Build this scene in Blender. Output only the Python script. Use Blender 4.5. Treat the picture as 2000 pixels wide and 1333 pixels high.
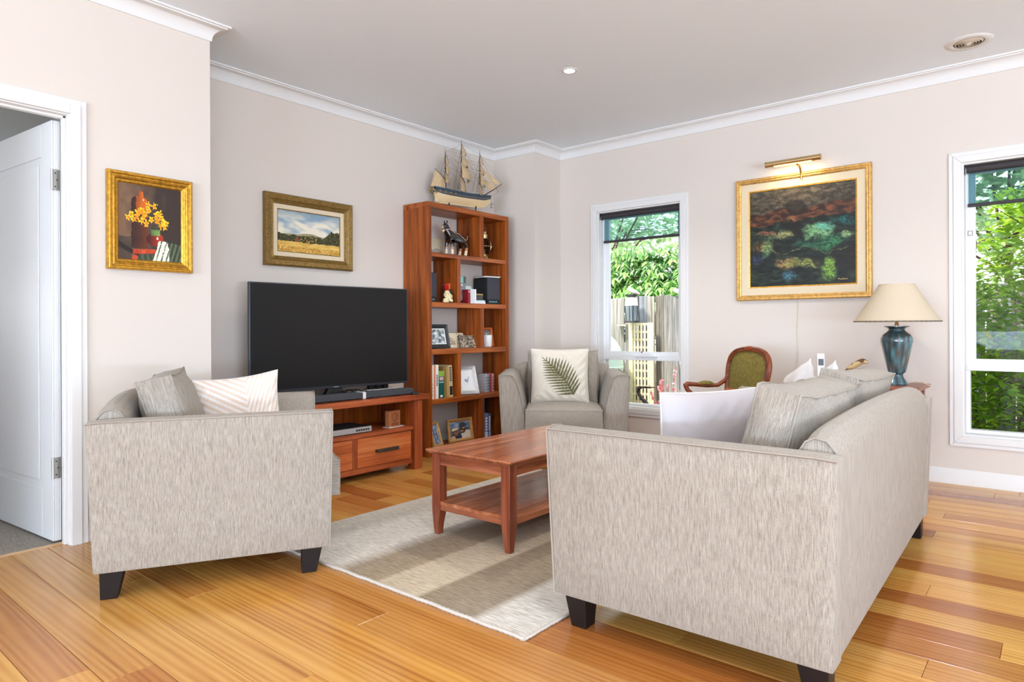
import bpy, bmesh, math, random
from math import sin, cos, pi, radians, sqrt, atan2, exp
from mathutils import Vector, Matrix, noise

for o in list(bpy.data.objects):
    bpy.data.objects.remove(o, do_unlink=True)
S = bpy.context.scene
COL = S.collection
random.seed(7)

# ------------------------------------------------------------------ camera
CAM_H = 1.02
YAW, ROLL = 0.6916, -0.0042
cd = bpy.data.cameras.new('camera'); cd.sensor_width = 36.0; cd.lens = 1290.67 * 36 / 2000
cd.shift_y = -0.01207; cd.clip_start = 0.02; cd.clip_end = 200
cam = bpy.data.objects.new('camera', cd); COL.objects.link(cam)
fw = Vector((-sin(YAW), cos(YAW), 0)); r0 = Vector((cos(YAW), sin(YAW), 0)); u0 = Vector((0, 0, 1))
rt = r0 * cos(ROLL) + u0 * sin(ROLL); up = u0 * cos(ROLL) - r0 * sin(ROLL)
mw = Matrix.Identity(4)
for i in range(3):
    mw[i][0] = rt[i]; mw[i][1] = up[i]; mw[i][2] = -fw[i]
mw[2][3] = CAM_H
cam.matrix_world = mw
S.camera = cam

# ------------------------------------------------------------------ world, sun, daylight, exposure
S.view_settings.view_transform = 'Standard'; S.view_settings.look = 'None'
S.view_settings.gamma = 1.0; S.view_settings.use_curve_mapping = False
S.view_settings.exposure = 0.57
wd = bpy.data.worlds.new('sky'); S.world = wd; wd.use_nodes = True
wn = wd.node_tree; wbg = wn.nodes['Background']
wbg.inputs[0].default_value = (0.90, 0.95, 1.0, 1); wbg.inputs[1].default_value = 2.2

def light(name, kind, loc, rot, energy, color=(1, 1, 1), parent=None, **kw):
    l = bpy.data.lights.new(name, kind); l.energy = energy; l.color = color
    for k, v in kw.items(): setattr(l, k, v)
    o = bpy.data.objects.new(name, l); COL.objects.link(o)
    o.location = loc; o.rotation_euler = rot
    if parent: o.parent = parent
    return o

light('sun', 'SUN', (0, -5, 12), (radians(24), radians(-14), 0), 5.8, (1.0, 0.96, 0.88), angle=radians(6))
# daylight entering through the glazed doors behind the photographer and the glazed side of the room
light('daylight_rear', 'AREA', (0.9, -8.85, 1.25), (radians(90), 0, 0), 100, (0.84, 0.95, 1.10), shape='RECTANGLE', size=5.4, size_y=2.2)
# added fill lamps, tilted up at the openings to brighten the ceiling
light('ceiling_fill_rear', 'AREA', (0.9, -8.8, 0.7), (radians(160), 0, 0), 640, (0.70, 0.94, 1.26), shape='RECTANGLE', size=5.4, size_y=1.2)
light('ceiling_fill_side', 'AREA', (4.4, -1.4, 0.7), (radians(160), 0, radians(90)), 380, (0.70, 0.94, 1.26), shape='RECTANGLE', size=6.2, size_y=1.2)
light('daylight_side', 'AREA', (4.45, -1.4, 1.25), (radians(90), 0, radians(90)), 30, (0.84, 0.95, 1.10), shape='RECTANGLE', size=6.4, size_y=2.2)
light('bedroom_fill', 'AREA', (-5.7, -0.8, 1.2), (radians(150), 0, radians(-90)), 26, (0.92, 0.97, 1.04), shape='RECTANGLE', size=2.0, size_y=1.6)  # added fill lamp, tilted up to lighten the bedroom; no window stands there
try:
    S.cycles.use_denoising = True
    S.cycles.max_bounces = 10; S.cycles.diffuse_bounces = 5; S.cycles.glossy_bounces = 4
    S.cycles.transmission_bounces = 6; S.cycles.transparent_max_bounces = 24
    S.cycles.sample_clamp_indirect = 6.0
    S.cycles.caustics_reflective = False; S.cycles.caustics_refractive = False
except Exception:
    pass

# ------------------------------------------------------------------ helpers: colours and materials
def lin(c):
    def f(x):
        x = max(0.0, min(255.0, x)) / 255.0
        return x / 12.92 if x <= 0.04045 else ((x + 0.055) / 1.055) ** 2.4
    return (f(c[0]), f(c[1]), f(c[2]), 1.0)

def mixc(a, b, t):
    t = max(0.0, min(1.0, t))
    return tuple(a[i] * (1 - t) + b[i] * t for i in range(3))

def nz(x, y, z=0.0):
    return noise.noise(Vector((x, y, z)))

def base(name):
    m = bpy.data.materials.new(name); m.use_nodes = True
    nt = m.node_tree; b = nt.nodes['Principled BSDF']
    return m, nt, b

def N(nt, t, **kw):
    n = nt.nodes.new(t)
    for k, v in kw.items(): setattr(n, k, v)
    return n

def bump(nt, b, hsock, strength, dist=0.002):
    bp = N(nt, 'ShaderNodeBump'); bp.inputs['Strength'].default_value = strength; bp.inputs['Distance'].default_value = dist
    nt.links.new(hsock, bp.inputs['Height']); nt.links.new(bp.outputs['Normal'], b.inputs['Normal'])
    return bp

def coords(nt, kind='Object', scale=(1, 1, 1), rnd=False):
    if kind == 'Position':
        out = N(nt, 'ShaderNodeNewGeometry').outputs['Position']
    else:
        out = N(nt, 'ShaderNodeTexCoord').outputs[kind]
    if rnd:
        oi = N(nt, 'ShaderNodeObjectInfo')
        ad = N(nt, 'ShaderNodeVectorMath', operation='ADD'); sc = N(nt, 'ShaderNodeVectorMath', operation='SCALE')
        sc.inputs[0].default_value = (17.3, 31.7, 11.1)
        nt.links.new(oi.outputs['Random'], sc.inputs['Scale'])
        nt.links.new(out, ad.inputs[0]); nt.links.new(sc.outputs[0], ad.inputs[1]); out = ad.outputs[0]
    mp = N(nt, 'ShaderNodeMapping'); mp.inputs['Scale'].default_value = scale
    nt.links.new(out, mp.inputs['Vector'])
    return mp.outputs['Vector']

def noise_tex(nt, vec, scale, detail=3, rough=0.55):
    n = N(nt, 'ShaderNodeTexNoise'); n.inputs['Scale'].default_value = scale
    n.inputs['Detail'].default_value = detail; n.inputs['Roughness'].default_value = rough
    nt.links.new(vec, n.inputs['Vector'])
    return n.outputs['Fac']

def ramp(nt, fac, stops):
    r = N(nt, 'ShaderNodeValToRGB')
    el = r.color_ramp.elements
    while len(el) < len(stops): el.new(0.5)
    for e, (p, c) in zip(el, stops):
        e.position = p; e.color = lin(c)
    nt.links.new(fac, r.inputs['Fac'])
    return r.outputs['Color']

def mat(name, c, rough=0.5, metal=0.0, spec=0.5, vary=0.0, vs=8.0, bmp=0.0, bs=200.0, coat=0.0, emit=None, es=1.0):
    m, nt, b = base(name)
    b.inputs['Base Color'].default_value = lin(c); b.inputs['Roughness'].default_value = rough
    b.inputs['Metallic'].default_value = metal; b.inputs['Specular IOR Level'].default_value = spec
    b.inputs['Coat Weight'].default_value = coat
    v = coords(nt)
    if vary:
        f = noise_tex(nt, v, vs, 4)
        lo = tuple(x * (1 - vary) for x in c); hi = tuple(min(255, x * (1 + vary)) for x in c)
        nt.links.new(ramp(nt, f, [(0.3, lo), (0.7, hi)]), b.inputs['Base Color'])
    if bmp:
        bump(nt, b, noise_tex(nt, v, bs, 2), bmp)
    if emit:
        b.inputs['Emission Color'].default_value = lin(emit); b.inputs['Emission Strength'].default_value = es
    return m

def wood(name, dark, midc, light_, axis='Z', rough=0.35, spec=0.5, dens=1.0, coat=0.0, gain=1.0, rnd=True):
    m, nt, b = base(name)
    sc = [22 * dens, 22 * dens, 22 * dens]; sc['XYZ'.index(axis)] = 1.3 * dens
    v = coords(nt, 'Object', sc, rnd)
    f1 = noise_tex(nt, v, 1.0, 5, 0.65)
    sc2 = [120 * dens] * 3; sc2['XYZ'.index(axis)] = 4 * dens
    f2 = noise_tex(nt, coords(nt, 'Object', sc2, rnd), 1.0, 3, 0.6)
    mx = N(nt, 'ShaderNodeMath', operation='MULTIPLY_ADD'); mx.inputs[1].default_value = 0.35 * gain
    nt.links.new(f2, mx.inputs[0]); nt.links.new(f1, mx.inputs[2])
    nt.links.new(ramp(nt, mx.outputs[0], [(0.42, dark), (0.66, midc), (0.9, light_)]), b.inputs['Base Color'])
    b.inputs['Roughness'].default_value = rough; b.inputs['Specular IOR Level'].default_value = spec
    b.inputs['Coat Weight'].default_value = coat; b.inputs['Coat Roughness'].default_value = 0.15
    bump(nt, b, f2, 0.08, 0.001)
    return m

def fabric(name, dark, midc, light_, fine=640.0, stretch=9.0, rough=0.95, bstr=0.4):
    m, nt, b = base(name)
    f1 = noise_tex(nt, coords(nt, 'Object', (fine, fine, stretch), True), 1.0, 2, 0.55)
    f3 = noise_tex(nt, coords(nt, 'Object', (fine * 0.33, fine * 0.33, stretch * 1.6), True), 1.0, 2, 0.5)
    f2 = noise_tex(nt, coords(nt, 'Object', (fine * 0.9, fine * 0.9, fine * 0.9), True), 1.0, 1, 0.5)
    def mad(x, k, y=None):
        n = N(nt, 'ShaderNodeMath', operation='MULTIPLY_ADD'); n.inputs[1].default_value = k; n.inputs[2].default_value = 0.0
        nt.links.new(x, n.inputs[0])
        if y is not None: nt.links.new(y, n.inputs[2])
        return n.outputs[0]
    tot = mad(f2, 0.42, mad(f3, 0.30, mad(f1, 0.72)))
    nt.links.new(ramp(nt, tot, [(0.54, dark), (0.70, midc), (0.86, light_)]), b.inputs['Base Color'])
    b.inputs['Roughness'].default_value = rough; b.inputs['Specular IOR Level'].default_value = 0.15
    b.inputs['Sheen Weight'].default_value = 0.1
    bump(nt, b, tot, bstr, 0.0015)
    return m

def colmat(name, rough=0.6, spec=0.4, weave=0.0, ws=500.0, coat=0.0, brush=0.0):
    m, nt, b = base(name)
    at = N(nt, 'ShaderNodeVertexColor'); at.layer_name = 'Col'
    nt.links.new(at.outputs['Color'], b.inputs['Base Color'])
    b.inputs['Roughness'].default_value = rough; b.inputs['Specular IOR Level'].default_value = spec
    b.inputs['Coat Weight'].default_value = coat
    if weave: bump(nt, b, noise_tex(nt, coords(nt), ws, 2), weave)
    if brush: bump(nt, b, noise_tex(nt, coords(nt, 'Object', (1, 1, 0.4)), 160, 3), brush)
    return m

def glassmat(name, tint=(255, 255, 255), gloss=0.06, rough=0.0):
    m, nt, b = base(name); nt.nodes.remove(b)
    out = nt.nodes['Material Output']
    tr = N(nt, 'ShaderNodeBsdfTransparent'); tr.inputs[0].default_value = lin(tint)
    gl = N(nt, 'ShaderNodeBsdfGlossy'); gl.inputs['Roughness'].default_value = rough
    fr = N(nt, 'ShaderNodeFresnel'); fr.inputs['IOR'].default_value = 1.12
    mxs = N(nt, 'ShaderNodeMixShader')
    nt.links.new(fr.outputs[0], mxs.inputs[0]); nt.links.new(tr.outputs[0], mxs.inputs[1]); nt.links.new(gl.outputs[0], mxs.inputs[2])
    nt.links.new(mxs.outputs[0], out.inputs['Surface'])
    return m

def meshcloth(name, tint, c, fac):
    m, nt, b = base(name)
    b.inputs['Base Color'].default_value = lin(c); b.inputs['Roughness'].default_value = 0.9
    tr = N(nt, 'ShaderNodeBsdfTransparent'); tr.inputs[0].default_value = lin(tint)
    mxs = N(nt, 'ShaderNodeMixShader'); mxs.inputs[0].default_value = fac
    nt.links.new(tr.outputs[0], mxs.inputs[1]); nt.links.new(b.outputs[0], mxs.inputs[2])
    nt.links.new(mxs.outputs[0], nt.nodes['Material Output'].inputs['Surface'])
    return m

def leafmat(name, c1, c2, c3, trans=0.35):
    m, nt, b = base(name)
    g = N(nt, 'ShaderNodeNewGeometry')
    nt.links.new(ramp(nt, g.outputs['Random Per Island'], [(0.1, c1), (0.55, c2), (0.95, c3)]), b.inputs['Base Color'])
    b.inputs['Roughness'].default_value = 0.4
    tl = N(nt, 'ShaderNodeBsdfTranslucent'); tl.inputs[0].default_value = lin(c3)
    mxs = N(nt, 'ShaderNodeMixShader'); mxs.inputs[0].default_value = trans
    nt.links.new(b.outputs[0], mxs.inputs[1]); nt.links.new(tl.outputs[0], mxs.inputs[2])
    nt.links.new(mxs.outputs[0], nt.nodes['Material Output'].inputs['Surface'])
    return m

# ------------------------------------------------------------------ helpers: geometry
class G:
    def __init__(s): s.v = []; s.f = []; s.m = []; s.c = []
    def add(s, vs, fs, mi=0, cs=None):
        o = len(s.v); s.v += [tuple(v) for v in vs]
        s.f += [tuple(i + o for i in f) for f in fs]; s.m += [mi] * len(fs)
        if cs: s.c += list(cs)
        return s
    def box(s, x0, x1, y0, y1, z0, z1, mi=0):
        v = [(x, y, z) for z in (z0, z1) for y in (y0, y1) for x in (x0, x1)]
        return s.add(v, [(0, 2, 3, 1), (4, 5, 7, 6), (0, 1, 5, 4), (2, 6, 7, 3), (0, 4, 6, 2), (1, 3, 7, 5)], mi)
    def taper(s, cx, cy, z0, z1, a0, b0, a1, b1, dx=0, dy=0, mi=0):   # frustum block, half sizes at bottom (0) and top (1)
        v = [(cx + dx - a0, cy + dy - b0, z0), (cx + dx + a0, cy + dy - b0, z0), (cx + dx - a0, cy + dy + b0, z0), (cx + dx + a0, cy + dy + b0, z0),
             (cx - a1, cy - b1, z1), (cx + a1, cy - b1, z1), (cx - a1, cy + b1, z1), (cx + a1, cy + b1, z1)]
        return s.add(v, [(0, 2, 3, 1), (4, 5, 7, 6), (0, 1, 5, 4), (2, 6, 7, 3), (0, 4, 6, 2), (1, 3, 7, 5)], mi)
    def prism(s, pts, a, b, axis='Y', mi=0):
        n = len(pts)
        def mk(p, t):
            return {'X': (t, p[0], p[1]), 'Y': (p[0], t, p[1]), 'Z': (p[0], p[1], t)}[axis]
        v = [mk(p, a) for p in pts] + [mk(p, b) for p in pts]
        f = [tuple(range(n)), tuple(range(2 * n - 1, n - 1, -1))]
        f += [((i + 1) % n, i, n + i, n + (i + 1) % n) for i in range(n)]
        return s.add(v, f, mi)
    def lathe(s, prof, n=24, c=(0, 0, 0), mi=0, ax='Z', sy=1.0):
        v = []
        for r, z in prof:
            for k in range(n):
                a = 2 * pi * k / n
                p = (r * cos(a), r * sin(a) * sy, z)
                if ax == 'X': p = (p[2], p[0], p[1])
                if ax == 'Y': p = (p[0], p[2], -p[1])
                v.append((p[0] + c[0], p[1] + c[1], p[2] + c[2]))
        f = []
        for i in range(len(prof) - 1):
            for k in range(n):
                k2 = (k + 1) % n
                f.append((i * n + k, i * n + k2, (i + 1) * n + k2, (i + 1) * n + k))
        f.append(tuple(range(n - 1, -1, -1))); f.append(tuple((len(prof) - 1) * n + k for k in range(n)))
        return s.add(v, f, mi)
    def tube(s, pts, r, n=8, closed=False, mi=0, sq=1.0):
        P = [Vector(p) for p in pts]; L = len(P)
        R = r if isinstance(r, (list, tuple)) else [r] * L
        v = []; prev = None
        for i in range(L):
            if closed: t = P[(i + 1) % L] - P[i - 1]
            else: t = P[min(i + 1, L - 1)] - P[max(i - 1, 0)]
            if t.length < 1e-9: t = Vector((0, 0, 1))
            t.normalize()
            if prev is None:
                a = Vector((0, 0, 1)) if abs(t.z) < 0.9 else Vector((1, 0, 0))
                e1 = t.cross(a).normalized()
            else:
                e1 = (prev - t * prev.dot(t))
                e1 = e1.normalized() if e1.length > 1e-6 else t.orthogonal().normalized()
            prev = e1; e2 = t.cross(e1)
            for k in range(n):
                a = 2 * pi * k / n
                v.append(P[i] + (e1 * cos(a) + e2 * sin(a) * sq) * R[i])
        f = []
        for i in range(L if closed else L - 1):
            j = (i + 1) % L
            for k in range(n):
                k2 = (k + 1) % n
                f.append((i * n + k, i * n + k2, j * n + k2, j * n + k))
        if not closed:
            f.append(tuple(range(n - 1, -1, -1))); f.append(tuple((L - 1) * n + k for k in range(n)))
        return s.add(v, f, mi)
    def grid(s, nu, nv, fn, mi=0, cfn=None, closed=False):
        v = []; c = []
        for j in range(nv + 1):
            for i in range(nu + (0 if closed else 1)):
                u, w = i / nu, j / nv
                v.append(fn(u, w))
                if cfn: c.append(cfn(u, w))
        W = nu + (0 if closed else 1)
        f = [(j * W + i, j * W + (i + 1) % W, (j + 1) * W + (i + 1) % W, (j + 1) * W + i) for j in range(nv) for i in range(nu)]
        return s.add(v, f, mi, c if cfn else None)
    def build(s, name, mats, parent=None, smooth=None, bev=0.0, segs=2, weld=0.0, flip=False, loc=None):
        me = bpy.data.meshes.new(name); me.from_pydata([tuple(v) for v in s.v], [], s.f)
        if not isinstance(mats, (list, tuple)): mats = [mats]
        for m in mats: me.materials.append(m)
        if len(mats) > 1: me.polygons.foreach_set('material_index', s.m)
        if s.c:
            ca = me.color_attributes.new('Col', 'FLOAT_COLOR', 'POINT')
            flat = []
            for c in s.c: flat += list(lin(c))
            ca.data.foreach_set('color', flat)
        if bev or weld or True:
            bm = bmesh.new(); bm.from_mesh(me)
            if weld: bmesh.ops.remove_doubles(bm, verts=bm.verts, dist=weld)
            if not flip: bmesh.ops.recalc_face_normals(bm, faces=bm.faces)
            if bev:
                ed = [e for e in bm.edges if len(e.link_faces) == 2 and e.calc_face_angle(0) > radians(28)]
                bmesh.ops.bevel(bm, geom=ed, offset=bev, segments=segs, profile=0.5, affect='EDGES', clamp_overlap=True)
            bm.to_mesh(me); bm.free()
        if smooth:
            me.polygons.foreach_set('use_smooth', [True] * len(me.polygons))
            me.set_sharp_from_angle(angle=radians(smooth))
        o = bpy.data.objects.new(name, me); COL.objects.link(o)
        if parent: o.parent = parent
        if loc: o.location = loc
        return o

def thing(name, label, cat, loc=(0, 0, 0), rz=0.0, group=None, rot=None):
    o = bpy.data.objects.new(name, None); COL.objects.link(o); o.empty_display_size = 0.05
    o.location = loc; o.rotation_euler = rot if rot else (0, 0, rz)
    return tag(o, label, cat, group)

def tag(o, label, cat, group=None):
    o['label'] = label; o['category'] = cat
    if group: o['group'] = group
    return o

def struct(o, label, cat='structure'):
    o['kind'] = 'structure'; o['label'] = label; o['category'] = cat
    return o

def sroot(name, label, cat, loc=(0, 0, 0), rz=0.0):
    o = bpy.data.objects.new(name, None); COL.objects.link(o); o.empty_display_size = 0.05
    o.location = loc; o.rotation_euler = (0, 0, rz)
    return struct(o, label, cat)

def copy_part(o, parent, loc=None, rot=None):
    c = o.copy(); COL.objects.link(c); c.parent = parent
    if loc is not None: c.location = loc
    if rot is not None: c.rotation_euler = rot
    return c

def skin_mesh(verts, edges, radii, sub=2, root=0):
    me = bpy.data.meshes.new('skin'); me.from_pydata(verts, edges, [])
    o = bpy.data.objects.new('skin', me); COL.objects.link(o)
    bm = bmesh.new(); bm.from_mesh(me); lay = bm.verts.layers.skin.verify(); bm.verts.ensure_lookup_table()
    for i, v in enumerate(bm.verts):
        r = radii[i]; v[lay].radius = (r, r) if not isinstance(r, tuple) else r
        v[lay].use_root = (i == root)
    bm.to_mesh(me); bm.free()
    o.modifiers.new('s', 'SKIN').use_smooth_shade = True
    if sub: o.modifiers.new('u', 'SUBSURF').levels = sub
    dg = bpy.context.evaluated_depsgraph_get(); dg.update()
    out = bpy.data.meshes.new_from_object(o.evaluated_get(dg))
    bpy.data.objects.remove(o, do_unlink=True)
    return out

def mesh_obj(name, me, m, parent=None, colf=None, loc=None):
    me.materials.clear(); me.materials.append(m); me.name = name
    if colf:
        ca = me.color_attributes.new('Col', 'FLOAT_COLOR', 'POINT')
        for i, v in enumerate(me.vertices): ca.data[i].color = lin(colf(v.co))
    me.polygons.foreach_set('use_smooth', [True] * len(me.polygons))
    o = bpy.data.objects.new(name, me); COL.objects.link(o)
    if parent: o.parent = parent
    if loc: o.location = loc
    return o

# ------------------------------------------------------------------ materials
M_wall = mat('wall_paint', (216, 206, 196), 0.75, spec=0.25, bmp=0.03, bs=300)
M_ceil = mat('ceiling_paint', (233, 240, 245), 0.85, spec=0.2)
M_trim = mat('gloss_white_trim', (224, 222, 219), 0.38, spec=0.4)
M_corn = mat('cornice_white', (224, 223, 221), 0.7, spec=0.25)
M_alu = mat('white_powdercoat', (232, 233, 233), 0.35, spec=0.45)
M_door = mat('door_white', (216, 216, 216), 0.4, spec=0.4)
M_glass = glassmat('window_glass')
M_hinge = mat('satin_steel', (190, 188, 182), 0.3, metal=0.9)
M_dark = mat('dark_gap', (20, 16, 13), 0.9)
M_carpet = mat('grey_carpet', (146, 138, 128), 1.0, spec=0.05, vary=0.18, vs=160, bmp=0.8, bs=500)
M_red = wood('red_timber_upright', (70, 30, 9), (140, 66, 16), (180, 96, 32), 'Z', 0.4, 0.35)
M_redy = wood('red_timber_level', (76, 33, 12), (150, 74, 24), (188, 106, 44), 'Y', 0.36, 0.4)
M_stand = wood('stand_timber', (92, 36, 18), (160, 76, 40), (196, 108, 62), 'Y', 0.3)
M_standz = wood('stand_timber_upright', (88, 36, 18), (154, 74, 38), (190, 104, 58), 'Z', 0.32)
M_drawer = wood('drawer_timber', (120, 50, 22), (184, 94, 46), (214, 132, 76), 'Y', 0.35, dens=0.7)
M_coffee = wood('coffee_table_timber', (96, 44, 24), (160, 90, 54), (202, 132, 92), 'Y', 0.22, coat=0.25)
M_coffeex = wood('coffee_table_rail_timber', (84, 38, 22), (140, 74, 46), (176, 108, 76), 'X', 0.3)
M_coffeez = wood('coffee_table_leg_timber', (70, 28, 16), (122, 58, 36), (158, 88, 58), 'Z', 0.3)
M_fab = fabric('slub_weave_beige', (126, 117, 107), (154, 145, 134), (174, 166, 154))
M_fab2 = fabric('slub_weave_beige_dark', (128, 114, 94), (184, 169, 146), (214, 202, 180))
M_pipe = mat('piping_cord', (158, 149, 138), 0.9, spec=0.1)
M_leg = mat('dark_stained_leg', (24, 16, 14), 0.45, vary=0.1, spec=0.3)
M_gold = mat('gilt_frame', (196, 146, 52), 0.33, metal=0.75, vary=0.16, vs=60, bmp=0.15, bs=90)
M_gold2 = mat('pale_gilt_frame', (208, 164, 92), 0.4, metal=0.55, vary=0.12, vs=50, bmp=0.12, bs=120)
M_gold3 = mat('old_gilt_frame', (134, 106, 54), 0.45, metal=0.5, vary=0.2, vs=90, bmp=0.3, bs=260)
M_linen = mat('linen_slip', (222, 206, 176), 0.9, spec=0.1, bmp=0.25, bs=900)
M_paint = colmat('oil_paint', 0.45, 0.4, brush=0.25)
M_print = colmat('printed_paper', 0.35, 0.4)
M_black = mat('black_plastic', (22, 23, 25), 0.4)
M_blackm = mat('matt_black', (30, 31, 34), 0.75, vary=0.08, vs=200)
M_grille = mat('speaker_cloth', (62, 62, 70), 0.95, bmp=0.4, bs=900)
M_screen = mat('tv_screen', (22, 22, 23), 0.36, spec=0.28)
M_bezel = mat('tv_bezel', (44, 50, 58), 0.3, spec=0.5)
M_bar = mat('soundbar_cloth', (62, 66, 72), 0.75, bmp=0.3, bs=1200)
M_silver = mat('silver_plastic', (188, 190, 192), 0.3, metal=0.55)
M_white = mat('white_plastic', (238, 238, 236), 0.35)
M_brass = mat('brass', (196, 166, 104), 0.22, metal=0.95)
M_brassl = mat('polished_brass', (214, 186, 140), 0.18, metal=0.95)
M_paper = mat('book_pages', (230, 222, 204), 0.85)
M_velvet = mat('green_velvet', (122, 108, 44), 0.85, vary=0.13, vs=45, bmp=0.2, bs=500)
M_louis = wood('carved_cherry', (96, 40, 16), (146, 68, 30), (176, 94, 48), 'Z', 0.28, dens=0.5, gain=0.5)
M_shade = mat('lamp_shade_linen', (238, 226, 204), 0.85, spec=0.1, bmp=0.2, bs=700)
M_white_cloth = mat('white_cotton', (224, 220, 218), 0.9, spec=0.1, bmp=0.2, bs=500)
M_cord = mat('white_cord', (232, 222, 204), 0.6)
M_blindr = mat('charcoal_blind_roll', (52, 48, 50), 0.7)
M_blind = meshcloth('charcoal_sunscreen', (220, 240, 243), (92, 100, 106), 0.20)
M_cham = colmat('coloured', 0.5, 0.4)
M_glaze = colmat('glazed_ceramic', 0.12, 0.5, coat=0.5)
M_pillow = colmat('printed_cotton', 0.9, 0.1, weave=0.25, ws=600)

# ------------------------------------------------------------------ room shell
XA, XN, YB, XNIB, YNIB, YAL = -4.141, -3.614, 5.138, -3.652, 4.740, 1.754
XR, YR, H = 4.6, -9.0, 2.70
CARX = -3.70   # timber/carpet line in the doorway

# floor: slab plus individual boards running parallel to the window wall
floor = G().box(-4.2, XR, YR, YB + 0.02, -0.12, -0.014).build('floor', M_dark)
struct(floor, 'honey coloured timber board floor of the living room', 'floor')
def floor_material():
    m, nt, b = base('floor_board')
    oi = N(nt, 'ShaderNodeObjectInfo')
    v = coords(nt, 'Position', (0.9, 14, 14), True)
    f1 = noise_tex(nt, v, 1.0, 5, 0.6)
    wv = N(nt, 'ShaderNodeTexWave'); wv.wave_type = 'BANDS'; wv.bands_direction = 'Y'
    wv.inputs['Scale'].default_value = 1.5; wv.inputs['Distortion'].default_value = 16.0; wv.inputs['Detail'].default_value = 1.6
    wv.inputs['Detail Scale'].default_value = 0.45
    nt.links.new(coords(nt, 'Position', (0.45, 9, 9), True), wv.inputs['Vector'])
    f2 = noise_tex(nt, coords(nt, 'Position', (4, 110, 110), True), 1.0, 3, 0.6)
    a = N(nt, 'ShaderNodeMath', operation='MULTIPLY_ADD'); a.inputs[1].default_value = 0.22
    nt.links.new(wv.outputs['Fac'], a.inputs[0]); nt.links.new(f1, a.inputs[2])
    a2 = N(nt, 'ShaderNodeMath', operation='MULTIPLY_ADD'); a2.inputs[1].default_value = 0.14
    nt.links.new(f2, a2.inputs[0]); nt.links.new(a.outputs[0], a2.inputs[2])
    grain = ramp(nt, a2.outputs[0], [(0.36, (160, 110, 56)), (0.56, (192, 145, 80)), (0.85, (211, 171, 106))])
    tone = ramp(nt, oi.outputs['Random'], [(0.0, (196, 146, 116)), (0.14, (222, 184, 152)), (0.3, (244, 222, 194)), (0.55, (255, 240, 212)), (0.8, (255, 232, 190)), (1.0, (255, 255, 226))])
    mx = N(nt, 'ShaderNodeMix', data_type='RGBA', blend_type='MULTIPLY'); mx.inputs[0].default_value = 1.0
    nt.links.new(grain, mx.inputs[6]); nt.links.new(tone, mx.inputs[7])
    nt.links.new(mx.outputs[2], b.inputs['Base Color'])
    b.inputs['Roughness'].default_value = 0.19; b.inputs['Specular IOR Level'].default_value = 0.55
    bump(nt, b, a2.outputs[0], 0.06, 0.001)
    return m
M_floor = floor_material()
PW = 0.138
unit = G().box(0, 1, 0, PW - 0.0016, -0.014, 0.0)
plank_cache = {}
rest = G()
rng = random.Random(21)
row = 0; y = YB - 0.002 - PW
while y > YR:
    x0 = (XA if y > YAL else XN - 0.02) + 0.002
    if 0.2 < y < 1.08: x0 = CARX + 0.03
    x = x0 - rng.uniform(0.0, 1.5)
    while x < XR:
        ln = rng.choice((0.9, 1.2, 1.5, 1.8, 2.1, 2.4))
        a, b = max(x, x0), min(x + ln, XR)
        if b - a > 0.02:
            vis = y > 0.25 and a < 1.4 and not (y < 1.2 and a > -0.2)
            if vis:
                key = round(b - a, 2)
                if key not in plank_cache:
                    o = G().box(0, b - a - 0.0012, 0, PW - 0.0016, -0.013, 0.0).build('plank', M_floor, floor, bev=0.0012, segs=1)
                    o.location = (a, y, 0); plank_cache[key] = o
                else:
                    copy_part(plank_cache[key], floor, (a, y, 0))
            else:
                rest.box(a, b - 0.0012, y, y + PW - 0.0016, -0.013, 0.0)
        x += ln
    row += 1; y -= PW
o = rest.build('plank_field', M_floor, floor); o['kind'] = 'stuff'
G().box(CARX, CARX + 0.03, 0.22, 1.075, -0.013, 0.001).build('threshold_strip', mat('pale_threshold', (226, 180, 128), 0.3), floor)

ceil = G().box(-6.0, XR + 0.1, YR - 0.1, YB + 0.15, H, H + 0.12).build('ceiling', M_ceil)
struct(ceil, 'flat off white plasterboard ceiling', 'ceiling')

# window wall: openings cut as a frame of boxes
W1 = (-3.237, -2.424); W2 = (-0.482, 0.331); WZ = (0.317, 2.076); WT = 0.15
g = G()
xs = [XNIB - 0.6, W1[0], W1[1], W2[0], W2[1], XR + 0.1]
for i in range(0, 5, 2): g.box(xs[i], xs[i + 1], YB, YB + WT, -0.3, H)
for a, b in (W1, W2):
    g.box(a, b, YB, YB + WT, -0.3, WZ[0]); g.box(a, b, YB, YB + WT, WZ[1], H)
struct(g.build('wall_back', M_wall), 'warm white wall with two tall windows and the large painting', 'wall')
g = G().box(XA - 0.1, XNIB, YNIB, YB + 0.001, 0, H)
struct(g.build('wall_nib', M_wall), 'short projecting wall corner to the right of the bookcase', 'wall')
g = G().box(XA - 0.1, XA, YAL - 0.1, YNIB + 0.01, 0, H).box(XA - 0.1, XN - 0.06, YAL - 0.1, YAL, 0, H)
struct(g.build('wall_alcove', M_wall), 'recessed wall behind the television and bookcase', 'wall')
# near left wall with the bedroom doorway
DY0, DY1, DZ = 0.25, 1.071, 2.042
g = G().box(XN - 0.06, XN, DY1 + 0.02, YAL, 0, H).box(XN - 0.1, XN - 0.06, DY1 + 0.02, YAL - 0.1, 0, H).box(XN - 0.1, XN, YR, DY0 - 0.02, 0, H).box(XN - 0.1, XN, DY0 - 0.02, DY1 + 0.02, DZ + 0.02, H)
struct(g.build('wall_left', M_wall), 'near left wall holding the small flower painting and the doorway', 'wall')
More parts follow.
